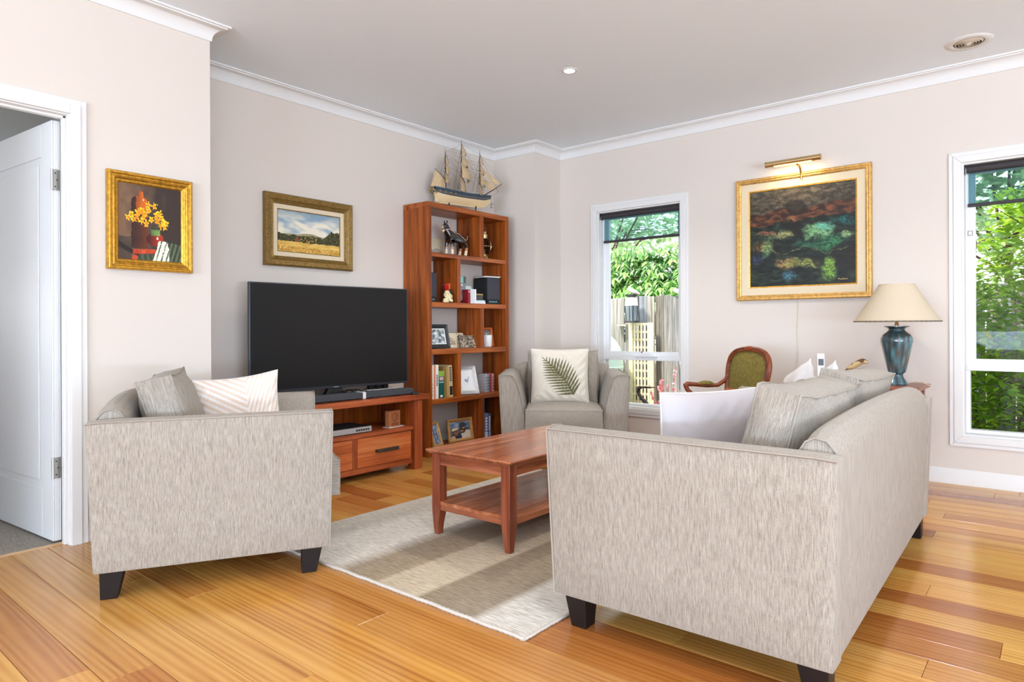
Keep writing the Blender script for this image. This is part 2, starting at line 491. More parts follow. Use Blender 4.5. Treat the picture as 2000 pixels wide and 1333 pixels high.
# bedroom beyond the door
M_bed = mat('bedroom_paint', (214, 214, 212), 0.8, spec=0.2)
g = G().box(-6.0, -5.9, -2.2, 1.66, 0, H).box(-6.0, XN - 0.1, 1.655, 1.70, 0, H).box(-6.0, XN - 0.1, -2.3, -2.2, 0, H)
struct(g.build('wall_bedroom', M_bed), 'pale grey white bedroom walls seen through the doorway', 'wall')
struct(G().box(-6.0, CARX, -2.3, 1.7, -0.1, 0.003).build('floor_bedroom', M_carpet), 'grey carpet of the bedroom behind the open door', 'carpet')
# rear and right walls (behind the photographer): broad glazed openings
g = G().box(XN - 0.1, -1.8, YR - 0.1, YR, 0, H).box(3.6, XR + 0.1, YR - 0.1, YR, 0, H).box(-1.8, 3.6, YR - 0.1, YR, 2.36, H)
struct(g.build('wall_rear', M_wall), 'rear wall with a wide glazed opening, outside the photo', 'wall')
g = G().box(XR, XR + 0.1, YR, -4.6, 0, H).box(XR, XR + 0.1, 1.8, YB + 0.1, 0, H).box(XR, XR + 0.1, -4.6, 1.8, 2.36, H)
struct(g.build('wall_right', M_wall), 'right side wall with a wide glazed opening, outside the photo', 'wall')

struct(G().box(-6.0, XR + 3.0, YR - 3.2, YR - 0.1, 2.62, 2.70).box(XR + 0.1, XR + 3.0, YR - 0.1, YB + 0.2, 2.62, 2.70).build('roof_sun_block', M_trim), 'added white sun blocking roof outside the rear glazed doors, outside the photo', 'roof')  # unseen roof, added to keep sun patches off the floor inside

def sweep(path, prof, name, m, label):
    # path: plan points, interior on the left of travel; prof: (offset from wall, z)
    P = [Vector(p) for p in path]; nn = []
    for i in range(len(P) - 1):
        d = (P[i + 1] - P[i]).normalized(); nn.append(Vector((-d.y, d.x)))
    rows = []
    for i in range(len(P)):
        if i == 0: mdir = nn[0]
        elif i == len(P) - 1: mdir = nn[-1]
        else: mdir = (nn[i - 1] + nn[i]) / (1 + nn[i - 1].dot(nn[i]))
        rows.append([(P[i].x + mdir.x * o_, P[i].y + mdir.y * o_, z) for o_, z in prof])
    g = G(); n = len(prof)
    v = [q for r in rows for q in r]; f = []
    for i in range(len(P) - 1):
        for k in range(n):
            k2 = (k + 1) % n
            f.append((i * n + k, i * n + k2, (i + 1) * n + k2, (i + 1) * n + k))
    f.append(tuple(range(n))); f.append(tuple((len(P) - 1) * n + k for k in range(n)))
    g.add(v, f)
    return struct(g.build(name, m, smooth=25), label, 'trim')
cov = [(0.0, H), (0.0, H - 0.083), (0.007, H - 0.083), (0.009, H - 0.074)]
for k in range(1, 8):
    a = k / 8 * pi / 2
    cov.append((0.009 + 0.058 * (1 - cos(a)), H - 0.074 + 0.058 * sin(a)))
cov += [(0.067, H - 0.016), (0.070, H - 0.010), (0.083, H - 0.010), (0.083, H)]
loop = [(XR, YB), (XNIB, YB), (XNIB, YNIB), (XA, YNIB), (XA, YAL), (XN, YAL), (XN, YR)]
sweep(loop, cov, 'trim_1', M_corn, 'white coved cornice running round the ceiling edge')
bb = [(0.0, 0.0), (0.018, 0.0), (0.018, 0.064), (0.006, 0.098), (0.0, 0.098)]
sweep(loop[:6] + [(XN, DY1 + 0.09)], bb, 'baseboard_back', M_trim, 'white bevelled skirting board along the walls')

# ------------------------------------------------------------------ windows
def picture_frame_ring(g, x0, x1, z0, z1, w, y0, y1, mi=0):
    """four mitred members round an opening (x0..x1, z0..z1), w wide outward, from depth y0 to y1"""
    for (a, b, c, d) in (((x0 - w, z0 - w), (x1 + w, z0 - w), (x1, z0), (x0, z0)), ((x1 + w, z0 - w), (x1 + w, z1 + w), (x1, z1), (x1, z0)),
                         ((x1 + w, z1 + w), (x0 - w, z1 + w), (x0, z1), (x1, z1)), ((x0 - w, z1 + w), (x0 - w, z0 - w), (x0, z0), (x0, z1))):
        g.prism([a, b, c, d], y0, y1, 'Y', mi)

def window(n, xr, label, winder):
    x0, x1 = xr; z0, z1 = WZ
    r = sroot('window_%d' % n, label, 'window', (x0, YB, z0))
    w, h = x1 - x0, z1 - z0
    g = G(); picture_frame_ring(g, 0, w, 0, h, 0.045, -0.018, 0.0)
    picture_frame_ring(g, -0.045, w + 0.045, -0.045, h + 0.045, 0.025, -0.012, 0.0)
    g.build('casing', M_trim, r, bev=0.003, segs=2)
    g = G(); g.box(0, 0.012, 0, WT, 0, h); g.box(w - 0.012, w, 0, WT, 0, h); g.box(0.012, w - 0.012, 0, WT, 0, 0.012); g.box(0.012, w - 0.012, 0, WT, h - 0.012, h)
    g.build('reveal', M_trim, r)
    zt = 0.735 - z0        # transom bottom
    g = G()
    for (a, b, c, d) in ((0.012, 0.036, 0.012, h - 0.012), (w - 0.036, w - 0.012, 0.012, h - 0.012)):
        g.box(a, b, 0.075, 0.135, c, d)
    g.box(0.036, w - 0.036, 0.075, 0.135, 0.012, 0.034); g.box(0.036, w - 0.036, 0.075, 0.135, h - 0.034, h - 0.012)
    g.build('outer_frame', M_alu, r, bev=0.002)
    G().box(0.02, w - 0.02, 0.066, 0.13, zt, zt + 0.042).build('transom', M_alu, r, bev=0.003)
    g = G(); s = 0.03
    za, zb = zt + 0.042, h - 0.034
    g.box(0.036, 0.036 + s, 0.085, 0.12, za, zb); g.box(w - 0.036 - s, w - 0.036, 0.085, 0.12, za, zb)
    g.box(0.036 + s, w - 0.036 - s, 0.085, 0.12, za, za + s + 0.004); g.box(0.036 + s, w - 0.036 - s, 0.085, 0.12, zb - s, zb)
    g.build('sash', M_alu, r, bev=0.002)
    G().box(0.036 + s, w - 0.036 - s, 0.100, 0.104, za + s, zb - s).build('pane', M_glass, r)
    G().box(0.036, w - 0.036, 0.100, 0.104, 0.034, zt).build('pane', M_glass, r)
    if winder:
        g = G(); pts = [(-0.11, 0), (0.11, 0), (0.11, 0.008), (0.05, 0.012), (0.035, 0.034), (-0.035, 0.036), (-0.06, 0.012), (-0.11, 0.008)]
        g.prism([(w * 0.56 + a, zt + 0.034 + b) for a, b in pts], 0.045, 0.07, 'Y')
        wd_ = g.build('winder', M_alu, r, bev=0.003)
        G().lathe([(0.006, -0.006), (0.006, 0.006)], 10, (w * 0.52, 0.04, zt + 0.075)).build('winder_knob', M_black, wd_)
    else:
        g = G(); g.tube([(0.028, 0.05, 1.295), (0.052, 0.05, 1.295), (0.052, 0.05, 1.323), (0.028, 0.05, 1.323)], 0.0022, 6, closed=True)
        g.build('chain_tensioner', M_black, r)
    return r
window(1, W1, 'tall white framed window behind the fern cushion armchair', True)
window(2, W2, 'tall white framed window at the right edge with shrub outside', False)

def roller_blind(xr, label):
    x0, x1 = xr; w = x1 - x0
    r = thing('roller_blind', label, 'blind', (x0, YB, 0), 0, 'roller blinds pulled part way down')
    y = 0.045
    G().lathe([(0.024, 0.022), (0.024, w - 0.022)], 20, (0, y, 2.038), ax='X').build('roller_tube', M_blindr, r, smooth=40)
    for a in (0.013, w - 0.018):
        g = G(); g.box(a, a + 0.005, y - 0.028, y + 0.028, 2.008, 2.064)
        b = g.build('bracket', M_black, r)
    G().lathe([(0.019, 0), (0.019, 0.004)], 18, (0.018, y, 2.038), ax='X').build('chain_wheel', M_silver, r, smooth=40)
    G().lathe([(0.019, 0), (0.019, 0.004)], 18, (w - 0.022, y, 2.038), ax='X').build('chain_wheel', M_silver, r, smooth=40)
    G().box(0.03, w - 0.03, y + 0.022, y + 0.0235, 1.815, 2.04).build('blind_cloth', M_blind, r)
    G().box(0.026, w - 0.026, y + 0.013, y + 0.031, 1.797, 1.819).build('bottom_rail', M_blindr, r, bev=0.004, segs=2)
    g = G(); g.tube([(0.02, y - 0.02, 2.03), (0.02, y - 0.021, 1.75), (0.022, y - 0.02, 1.623), (0.02, y + 0.02, 1.75), (0.02, y + 0.021, 2.03)], 0.0016, 5)
    g.build('bead_chain', M_white, r)
roller_blind(W1, 'charcoal sunscreen roller blind in the window beside the bookcase')
roller_blind(W2, 'charcoal sunscreen roller blind in the window beside the lamp')

# ------------------------------------------------------------------ bedroom door and its frame
r = sroot('trim_2', 'white door frame and architrave round the bedroom doorway', 'trim', (0, 0, 0))
g = G()
for ya, yb in ((DY1, DY1 + 0.02), (DY0 - 0.02, DY0)): g.box(XN - 0.1, XN, ya, yb, 0, DZ + 0.02)
g.box(XN - 0.1, XN, DY0, DY1, DZ, DZ + 0.02)
g.box(XN - 0.062, XN - 0.03, DY1 - 0.012, DY1, 0, DZ - 0.0); g.box(XN - 0.062, XN - 0.03, DY0, DY1, DZ - 0.012, DZ)
g.build('jamb', M_trim, r, bev=0.002)
g = G()
for ya, yb, yc in ((DY1 + 0.006, DY1 + 0.05, DY1 + 0.076), (DY0 - 0.006, DY0 - 0.05, DY0 - 0.076)):
    lo, hi = min(ya, yb), max(ya, yb); g.box(XN, XN + 0.018, lo, hi, 0, DZ + 0.05)
    lo, hi = min(yb, yc), max(yb, yc); g.box(XN, XN + 0.012, lo, hi, 0, DZ + 0.076)
g.box(XN, XN + 0.018, DY0 - 0.006, DY1 + 0.006, DZ + 0.006, DZ + 0.05); g.box(XN, XN + 0.012, DY0 - 0.05, DY1 + 0.05, DZ + 0.05, DZ + 0.076)
g.build('architrave', M_trim, r, bev=0.002)
# door leaf swung about ninety degrees into the bedroom; local x runs from the hinge outwards
dr = sroot('door_1', 'white moulded panel door standing open into the bedroom', 'door', (XN - 0.088, DY1 - 0.006, 0.012), radians(185.2))
DW, DH = 0.80, 2.015
g = G()
g.box(0, DW, 0.006, 0.029, 0, DH)
for sy in (0, 1):
    ya, yb = (0.0, 0.006) if sy == 0 else (0.029, 0.035)
    g.box(0, 0.125, ya, yb, 0, DH); g.box(DW - 0.125, DW, ya, yb, 0, DH)
    g.box(0.125, DW - 0.125, ya, yb, 0, 0.24); g.box(0.125, DW - 0.125, ya, yb, DH - 0.16, DH)
    g.box(0.16, DW - 0.16, ya, yb, 0.275, DH - 0.195)
g.build('door_leaf', M_door, dr, bev=0.004, segs=2)
for z in (0.30, 1.68):
    hg = G().box(-0.002, 0.0, 0.002, 0.032, z, z + 0.1).build('hinge', M_hinge, dr)
    G().lathe([(0.006, z), (0.006, z + 0.1)], 12, (-0.004, 0.036, 0)).build('hinge_knuckle', M_hinge, hg, smooth=40)
    gs = G()
    for zz in (0.018, 0.05, 0.082): gs.lathe([(0.0035, -0.0028), (0.0035, 0.0)], 8, (0, 0.014 + (0.008 if zz != 0.05 else 0), z + zz), ax='X')
    gs.build('hinge_screws', M_black, hg)
G().lathe([(0.024, 0.0), (0.024, 0.012), (0.01, 0.014), (0.01, 0.05), (0.013, 0.055)], 16, (DW - 0.06, 0.035, 1.0), ax='Y').build('door_handle', M_hinge, dr, smooth=40)

# ------------------------------------------------------------------ ceiling fittings
M_led = mat('led_diffuser', (255, 244, 226), 0.5, emit=(255, 240, 214), es=14.0)
def downlight(x, y, label, group=None, e=9.0):
    r = thing('downlight', label, 'ceiling light', (x, y, H), 0, group)
    G().lathe([(0.036, 0), (0.036, -0.004), (0.052, -0.003), (0.054, 0)], 28).build('bezel', M_corn, r, smooth=40)
    G().lathe([(0.0, -0.0015), (0.034, -0.0015), (0.034, 0)], 24).build('diffuser', M_led, r)
    light('downlight_lamp', 'SPOT', (0, 0, -0.012), (0, 0, 0), e, (1.0, 0.96, 0.91), r, spot_size=radians(130), spot_blend=0.6, shadow_soft_size=0.05)
downlight(-2.451, 3.557, 'small round recessed downlight glowing in the ceiling centre', None, 70)
for x in (-2.45, -0.55, 1.4):
    for y in (3.557, 1.3, -1.0):
        if not (x == -2.45 and y == 3.557):
            downlight(x, y, 'recessed downlight in the ceiling, outside the photo', 'recessed downlights beyond the photo', 10 if x < -2 else 34)
r = thing('ceiling_vent', 'round white air vent with concentric louvres in the ceiling', 'vent', (-0.405, 4.722, H))
G().lathe([(0.078, 0.0), (0.078, -0.006), (0.09, -0.009), (0.118, -0.004), (0.122, 0.0)], 40).build('vent_rim', M_corn, r, smooth=40)
M_vent = mat('vent_beige', (196, 182, 162), 0.6)
G().lathe([(0.0, -0.0006), (0.078, -0.0006), (0.078, 0.0)], 30).build('vent_throat', mat('vent_dark', (70, 56, 44), 0.9), r)
for k, rr in enumerate((0.074, 0.060, 0.046, 0.032)):
    G().lathe([(rr, -0.001), (rr - 0.010, -0.012 - 0.001 * k), (rr - 0.012, -0.011 - 0.001 * k), (rr - 0.004, -0.001)], 36).build('vent_ring', M_vent, r, smooth=40)
G().lathe([(0.0, -0.016), (0.012, -0.016), (0.018, -0.010), (0.018, -0.001)], 24).build('vent_hub', M_corn, r, smooth=40)

# ------------------------------------------------------------------ upholstery builders
def sgn(x): return (x > 0) - (x < 0)
def boxed_cushion(w, h, t, crown=0.03, side=0.012, seed=0, wr=0.004, ear=0.0, n=14, sag=0.0):
    """boxed cushion: w along x, h along z (centred), t along y; returns (G, point function)"""
    def pt(a, b, c):
        x = a * (w / 2 + side * (1 - b * b) * (1 - c * c)); z = b * (h / 2 + side * (1 - a * a) * (1 - c * c))
        y = c * (t / 2 + crown * (1 - a ** 4) * (1 - b ** 4))
        x *= 1 - 0.025 * (1 - b * b); z *= 1 - 0.02 * (1 - a * a)
        if b > 0: z -= sag * b * (1 - (a * 1.0) ** 2) ; x += ear * a * b * abs(a)
        k = wr * (nz(x * 9 + seed, y * 9, z * 6 + seed * 3) + 0.5 * nz(x * 24 + seed, y * 24, z * 13))
        return (x + k * a, y + k * (1 if c > 0 else -1), z + k * b)
    g = G(); m = max(4, int(n * t / w) + 3)
    L = lambda u: 2 * u - 1
    for c in (-1, 1): g.grid(n, n, lambda u, v, c=c: pt(L(u), L(v), c))
    for a in (-1, 1): g.grid(m, n, lambda u, v, a=a: pt(a, L(v), L(u)))
    for b in (-1, 1): g.grid(n, m, lambda u, v, b=b: pt(L(u), b, L(v)))
    return g, pt

def cushion_parts(parent, name, w, h, t, loc, rot, fabm=None, **kw):
    g, pt = boxed_cushion(w, h, t, **kw)
    o = g.build(name, fabm or M_fab, parent, smooth=55, weld=0.0008)
    o.location = loc; o.rotation_euler = rot
    gp = G()
    for c in (-1, 1):
        path = [(u / 6 - 1, -1) for u in range(12)] + [(1, u / 6 - 1) for u in range(12)] + [(1 - u / 6, 1) for u in range(12)] + [(-1, 1 - u / 6) for u in range(12)]
        gp.tube([pt(a, b, c) for a, b in path], 0.0036, 6, closed=True)
    gp.build('piping', M_pipe, o, smooth=60)
    return o

def lounge(name, label, cat, loc, rz, W, D, seats, lean=0.012):
    r = thing(name, label, cat, loc, rz)
    hw, hd = W / 2, D / 2
    prof = [(0.193, 0.107), (0.193, 0.20), (0.193, 0.29), (0.184, 0.39), (0.170, 0.47), (0.152, 0.555), (0.134, 0.61), (0.116, 0.660), (0.092, 0.680), (0.045, 0.685), (0.0, 0.676), (0.007, 0.53), (0.014, 0.39), (0.022, 0.25), (0.030, 0.107)]
    rear = [(min(o_, 0.10) if z > 0.3 else min(o_, 0.12), z) for o_, z in prof]
    rear = [(o_, z - (0.004 if z > 0.6 else 0)) for o_, z in rear]
    for s in (-1, 1):
        g = G(); n = len(prof); rings = []
        for yy, pf, k in ((-hd, prof, 1), (-hd * 0.4, prof, 0), (hd * 0.1, prof, 0), (hd * 0.62, prof, 0), (hd * 0.88, [((a[0] * 2 + b[0]) / 3, a[1]) for a, b in zip(prof, rear)], 0), (hd, rear, -1)):
            ring = []
            for o_, z in pf:
                f = 1 - z / 0.68
                ring.append((s * (hw - o_), yy + (lean * f if k == 1 else (-lean * 1.8 * f if k == -1 else 0)), z))
            rings.append(ring)
        v = [q for rg in rings for q in rg]; f = []
        for i in range(len(rings) - 1):
            for k in range(n):
                k2 = (k + 1) % n
                f.append((i * n + k, i * n + k2, (i + 1) * n + k2, (i + 1) * n + k))
        f.append(tuple(range(n))); f.append(tuple((len(rings) - 1) * n + k for k in range(n)))
        g.add(v, f)
        arm = g.build('arm', M_fab, r, smooth=38, bev=0.007, segs=2)
        gp = G(); off = 0.001
        gp.tube([(s * (hw + 0.0), rg[10][1], rg[10][2] + off) for rg in rings], 0.0036, 6)
        gp.tube([(x + s * 0.0, y - 0.001, z) for x, y, z in rings[0][:11]], 0.0032, 6)
        gp.tube([(x, y - 0.001, z) for x, y, z in rings[0][10:]], 0.0034, 6)
        gp.build('piping', M_pipe, arm, smooth=60)
    # back frame
    bw = hw - 0.088; g = G(); nx = 24 if seats > 1 else 14
    secp = [(hd - 0.025, 0.107), (hd - 0.012, 0.40), (hd - 0.012, 0.66), (hd - 0.022, 0.70), (hd - 0.045, 0.728), (hd - 0.075, 0.735), (hd - 0.10, 0.722), (hd - 0.12, 0.69), (hd - 0.175, 0.44), (hd - 0.20, 0.107)]
    v = []
    for i in range(nx + 1):
        u = i / nx * 2 - 1
        for (yy, z) in secp:
            kz = 0.022 * (1 - u * u) * max(0, (z - 0.45) / 0.28) - (0.018 * (abs(u) ** 14) if z > 0.6 else 0)
            v.append((u * bw, yy, z + kz))
    m = len(secp); f = []
    for i in range(nx):
        for k in range(m):
            k2 = (k + 1) % m
            f.append((i * m + k, i * m + k2, (i + 1) * m + k2, (i + 1) * m + k))
    f.append(tuple(range(m))); f.append(tuple(nx * m + k for k in range(m)))
    g.add(v, f); bk = g.build('back_frame', M_fab, r, smooth=40, bev=0.004)
    for s in (-1, 1):
        gp = G(); gp.tube([(s * (bw + 0.001), v[(0 if s < 0 else nx) * m + k][1], v[(0 if s < 0 else nx) * m + k][2]) for k in range(2, 9)], 0.0036, 6)
        gp.build('piping', M_pipe, bk, smooth=60)
    iw = W - 2 * 0.193
    G().box(-iw / 2 - 0.004, iw / 2 + 0.004, -hd + 0.012, hd - 0.15, 0.107, 0.29).build('seat_base', M_fab, r, bev=0.008)
    cw = iw / seats
    for k in range(seats):
        cx = -iw / 2 + cw * (k + 0.5)
        cushion_parts(r, 'seat_cushion', cw - 0.006, 0.71, 0.150, (cx, -0.142 - (hd - 0.4425), 0.358), (radians(-90), 0, 0), crown=0.016, side=0.016, seed=k * 3 + W, wr=0.003)
        cushion_parts(r, 'back_cushion', cw - 0.012, 0.415, 0.13, (cx, 0.185 + (hd - 0.4425), 0.622), (radians(-15), radians(-1.8 if seats > 1 else 0), 0), crown=0.042, side=0.022, seed=k * 5 + 2 * W, wr=0.009, ear=0.012, sag=0.012)
    for sx in (-1, 1):
        for yy, dy in ((-hd + 0.078, 0.012), (hd - 0.078, 0.0)):
            G().taper(sx * (hw - 0.092), yy, 0.0, 0.118, 0.030, 0.029, 0.042, 0.043, dx=sx * 0.006, dy=(dy if yy < 0 else 0.012), mi=0).build('leg', M_leg, r, bev=0.003)
    return r

lounge('armchair', 'beige upholstered armchair at the left, its plain side turned to the viewer', 'armchair', (-2.9588, 1.4801, 0), radians(151.3), 0.943, 0.885, 1)
lounge('armchair', 'beige upholstered armchair in the far corner holding the fern cushion', 'armchair', (-3.013, 4.266, 0), radians(36.0), 0.943, 0.885, 1)
lounge('sofa', 'long beige upholstered sofa seen from behind with two back cushions', 'sofa', (-0.917, 2.814, 0), radians(-88.8), 1.972, 0.915, 2)

def pillow(name, label, w, h, t, loc, rz, tilt, roll=0.0, colf=None, m=None, n=26, wr=0.004, seed=0, group=None, pipe=None, pinch=0.10):
    """soft knife edge cushion, front towards local -Y"""
    r = thing(name, label, 'cushion', loc, 0, group)
    r.matrix_world = Matrix.Translation(loc) @ Matrix.Rotation(rz, 4, 'Z') @ Matrix.Rotation(-tilt, 4, 'X') @ Matrix.Rotation(roll, 4, 'Y')
    g = G()
    def pt(a, b, c):
        th = t / 2 * (max(0, (1 - abs(a) ** 3.2) * (1 - abs(b) ** 3.2))) ** 0.55
        x = a * w / 2 * (1 - pinch * (1 - b * b)); z = b * h / 2 * (1 - pinch * (1 - a * a))
        e = max(abs(a), abs(b)); edge = e ** 3 * (1 - e ** 8)
        k = wr * (nz(x * 12 + seed, z * 12, c + seed) + 0.6 * nz(x * 30, z * 22 + seed, c)) + wr * 1.6 * edge * sin((a - b if abs(a) > abs(b) else b + a) * 19 + seed)
        return (x, c * (th + k * (1 - e ** 10)), z)
    for c in (-1, 1):
        g.grid(n, n, lambda u, v, c=c: pt(2 * u - 1, 2 * v - 1, c), 0, (lambda u, v, c=c: colf(u, v, c)) if colf else None)
    g.build('cover', m or M_pillow, r, smooth=180)
    gp = G()
    path = [(u / 8 - 1, -1) for u in range(16)] + [(1, u / 8 - 1) for u in range(16)] + [(1 - u / 8, 1) for u in range(16)] + [(-1, 1 - u / 8) for u in range(16)]
    gp.tube([pt(a, b, 1) for a, b in path], 0.0035, 6, closed=True)
    gp.build('seam', pipe or M_white_cloth, r, smooth=60)
    return r

# fern print: stem from lower right to upper left with toothed fronds on both sides
def seg_d(px, py, ax, ay, bx, by):
    dx, dy = bx - ax, by - ay; L = dx * dx + dy * dy
    t = max(0, min(1, ((px - ax) * dx + (py - ay) * dy) / L)) if L else 0
    return sqrt((px - ax - t * dx) ** 2 + (py - ay - t * dy) ** 2), t
FR = []
def stem_pt(t): return (0.745 - 0.565 * t + 0.055 * sin(t * pi), 0.125 + 0.70 * t + 0.02 * sin(t * pi * 0.8))
for i in range(14):
    t = 0.03 + i * 0.066
    x, y = stem_pt(t); L = (0.315 * sin(pi * min(1, 0.25 + t * 0.72)) ** 0.8 + 0.025) * (1 if t < 0.5 else 1.0 - (t - 0.5) * 1.15)
    for s, an in ((1, radians(52 + 36 * t)), (-1, radians(186 - 10 * t))):
        FR.append((x, y, x + cos(an) * L * (0.86 if s > 0 else 1.0), y + sin(an) * L, L))
def fern_col(u, v, c):
    basec = (216, 208, 194)
    if c > 0: return basec
    ink = (98, 98, 64)
    best = 0.0
    t0 = None
    for k in range(24):
        ax, ay = stem_pt(k / 24); bx_, by_ = stem_pt((k + 1) / 24)
        d, _ = seg_d(u, v, ax, ay, bx_, by_)
        if d < 0.0065: return (88, 88, 58)
    for (ax, ay, bx_, by_, L) in FR:
        d, tt = seg_d(u, v, ax, ay, bx_, by_)
        wdt = 0.0285 * (1 - tt ** 2.6) * min(1, L * 5) + 0.002
        if d < wdt:
            tooth = 0.55 + 0.45 * sin(tt * L * 420)
            if d < wdt * (0.35 + 0.65 * tooth): return ink
    return basec
cdir = Vector((0.588, -0.809, 0))
fc_ = Vector((-3.013, 4.266, 0)) + cdir * 0.005
pillow('fern_cushion', 'cream square cushion printed with a green fern leaf', 0.45, 0.43, 0.12, (fc_.x - 0.02, fc_.y - 0.015, 0.648), radians(36), radians(14), 0, fern_col, n=150, seed=3, pinch=0.045)

def stripe_col(u, v, c):
    a, b = (u - 0.5), (v - 0.5)
    s = (a * 0.8 + b * 1.1) if a < 0.12 else (a * 1.9 - b * 0.6 + 0.03)
    k = 0.5 + 0.5 * sin(s * 62)
    return mixc((246, 240, 236), (232, 212, 194), 1 if k > 0.5 else 0)
d1 = Vector((0.48, 0.877, 0)); n1 = Vector((0.877, -0.48, 0)); p1 = Vector((-2.7375, 0.9024, 0))
q1 = p1 + d1 * 0.475 - n1 * 0.66
pillow('striped_cushion', 'white cushion with pale pink diagonal stripes on the left armchair', 0.40, 0.37, 0.14, (q1.x, q1.y, 0.618), atan2(n1.x, -n1.y), radians(14), radians(-6), stripe_col, n=90, seed=9)

def lav_col(u, v, c):
    if c > 0: return (194, 187, 188)
    k = 0.5 + 0.5 * sin(u * 190)
    return mixc((214, 205, 192), (150, 142, 132), 1 if k > 0.62 else 0)
pillow('lavender_cushion', 'pale lavender cushion leaning upright inside the sofa beside its near arm', 0.50, 0.40, 0.13, (-1.005, 2.385, 0.588), atan2(-0.92, -0.40), radians(2), radians(0), lav_col, n=110, seed=5, wr=0.0014, pinch=0.045)
pillow('white_cushion', 'white cotton cushion on the sofa, the left of the pair near the phone', 0.38, 0.36, 0.12, (-0.985, 3.36, 0.655), radians(-62), radians(8), radians(-14), None, M_white_cloth, seed=2, wr=0.006)
pillow('white_cushion', 'white cotton cushion on the sofa, the right of the pair under the phone', 0.38, 0.36, 0.12, (-0.845, 3.28, 0.66), radians(-74), radians(12), radians(-12), None, M_white_cloth, seed=11, wr=0.006)

# ------------------------------------------------------------------ rug
def rug_color():
    m, nt, b = base('woven_wool_rug')
    sx = N(nt, 'ShaderNodeSeparateXYZ'); nt.links.new(N(nt, 'ShaderNodeTexCoord').outputs['Object'], sx.inputs[0])
    mr = N(nt, 'ShaderNodeMapRange'); mr.inputs[1].default_value = 0.0; mr.inputs[2].default_value = 1.59
    nt.links.new(sx.outputs['X'], mr.inputs[0])
    band = ramp(nt, mr.outputs[0], [(0.0, (216, 211, 202)), (0.10, (208, 202, 193)), (0.17, (236, 232, 225)), (0.34, (240, 235, 227)), (0.40, (176, 162, 142)), (0.515, (182, 166, 144)),
                                 (0.53, (220, 206, 184)), (0.665, (222, 208, 186)), (0.68, (172, 158, 138)), (0.845, (176, 164, 146)), (0.87, (240, 237, 231)), (1.0, (238, 235, 230))])
    def wave(axis, sc):
        wv = N(nt, 'ShaderNodeTexWave'); wv.wave_type = 'BANDS'; wv.bands_direction = axis
        wv.inputs['Scale'].default_value = sc; wv.inputs['Distortion'].default_value = 2.2; wv.inputs['Detail'].default_value = 1.0; wv.inputs['Detail Scale'].default_value = 0.6
        nt.links.new(N(nt, 'ShaderNodeTexCoord').outputs['Object'], wv.inputs['Vector']); return wv.outputs['Fac']
    pr = N(nt, 'ShaderNodeMath', operation='MULTIPLY'); nt.links.new(wave('X', 34), pr.inputs[0]); nt.links.new(wave('Y', 46), pr.inputs[1])
    ck = noise_tex(nt, coords(nt, 'Object', (14, 170, 1)), 1.0, 3, 0.7)
    a = N(nt, 'ShaderNodeMath', operation='MULTIPLY_ADD'); a.inputs[1].default_value = 0.22; nt.links.new(pr.outputs[0], a.inputs[0])
    k = N(nt, 'ShaderNodeMath', operation='MULTIPLY'); k.inputs[1].default_value = 0.85; nt.links.new(ck, k.inputs[0]); nt.links.new(k.outputs[0], a.inputs[2])
    shade = ramp(nt, a.outputs[0], [(0.34, (188, 181, 172)), (0.52, (240, 237, 232)), (0.68, (255, 255, 255))])
    mx = N(nt, 'ShaderNodeMix', data_type='RGBA', blend_type='MULTIPLY'); mx.inputs[0].default_value = 1.0
    nt.links.new(band, mx.inputs[6]); nt.links.new(shade, mx.inputs[7]); nt.links.new(mx.outputs[2], b.inputs['Base Color'])
    b.inputs['Roughness'].default_value = 1.0; b.inputs['Specular IOR Level'].default_value = 0.05
    bump(nt, b, a.outputs[0], 0.8, 0.004)
    return m
RX0, RX1, RY0, RY1 = -2.935, -1.345, 1.682, 3.78
r = thing('rug', 'off white flat woven wool rug with taupe bands under the coffee table', 'rug', (RX0, RY0, 0))
g = G(); rw, rl = RX1 - RX0, RY1 - RY0
def rugp(u, v, z):
    e = 0.004 * nz(v * 40, 3.1) if u in (0, 1) else 0.0
    e2 = 0.004 * nz(u * 30, 7.7) if v in (0, 1) else 0.0
    return (u * rw + e, v * rl + e2, z + 0.0012 * nz(u * 60, v * 70))
g.grid(60, 90, lambda u, v: rugp(u, v, 0.0105))
for fn in (lambda t, k: rugp(t, 0, 0.0105 * k), lambda t, k: rugp(t, 1, 0.0105 * k)): g.grid(60, 1, lambda u, v, fn=fn: fn(u, v))
for fn in (lambda t, k: rugp(0, t, 0.0105 * k), lambda t, k: rugp(1, t, 0.0105 * k)): g.grid(90, 1, lambda u, v, fn=fn: fn(u, v))
M_rug = rug_color()
g.build('weave', M_rug, r, smooth=50, weld=0.0002)
gp = G(); gp.tube([rugp(k / 140, 0, 0.007) for k in range(141)], [0.006 + 0.0022 * (k % 2) for k in range(141)], 6)
gp.build('bound_edge', mat('rug_edge', (196, 188, 178), 1.0, spec=0.05), r, smooth=50)
gp = G(); gp.tube([rugp(1, k / 200, 0.007) for k in range(201)], [0.0055 + 0.0018 * (k % 2) for k in range(201)], 6)
gp.build('bound_edge', bpy.data.materials['rug_edge'], r, smooth=50)

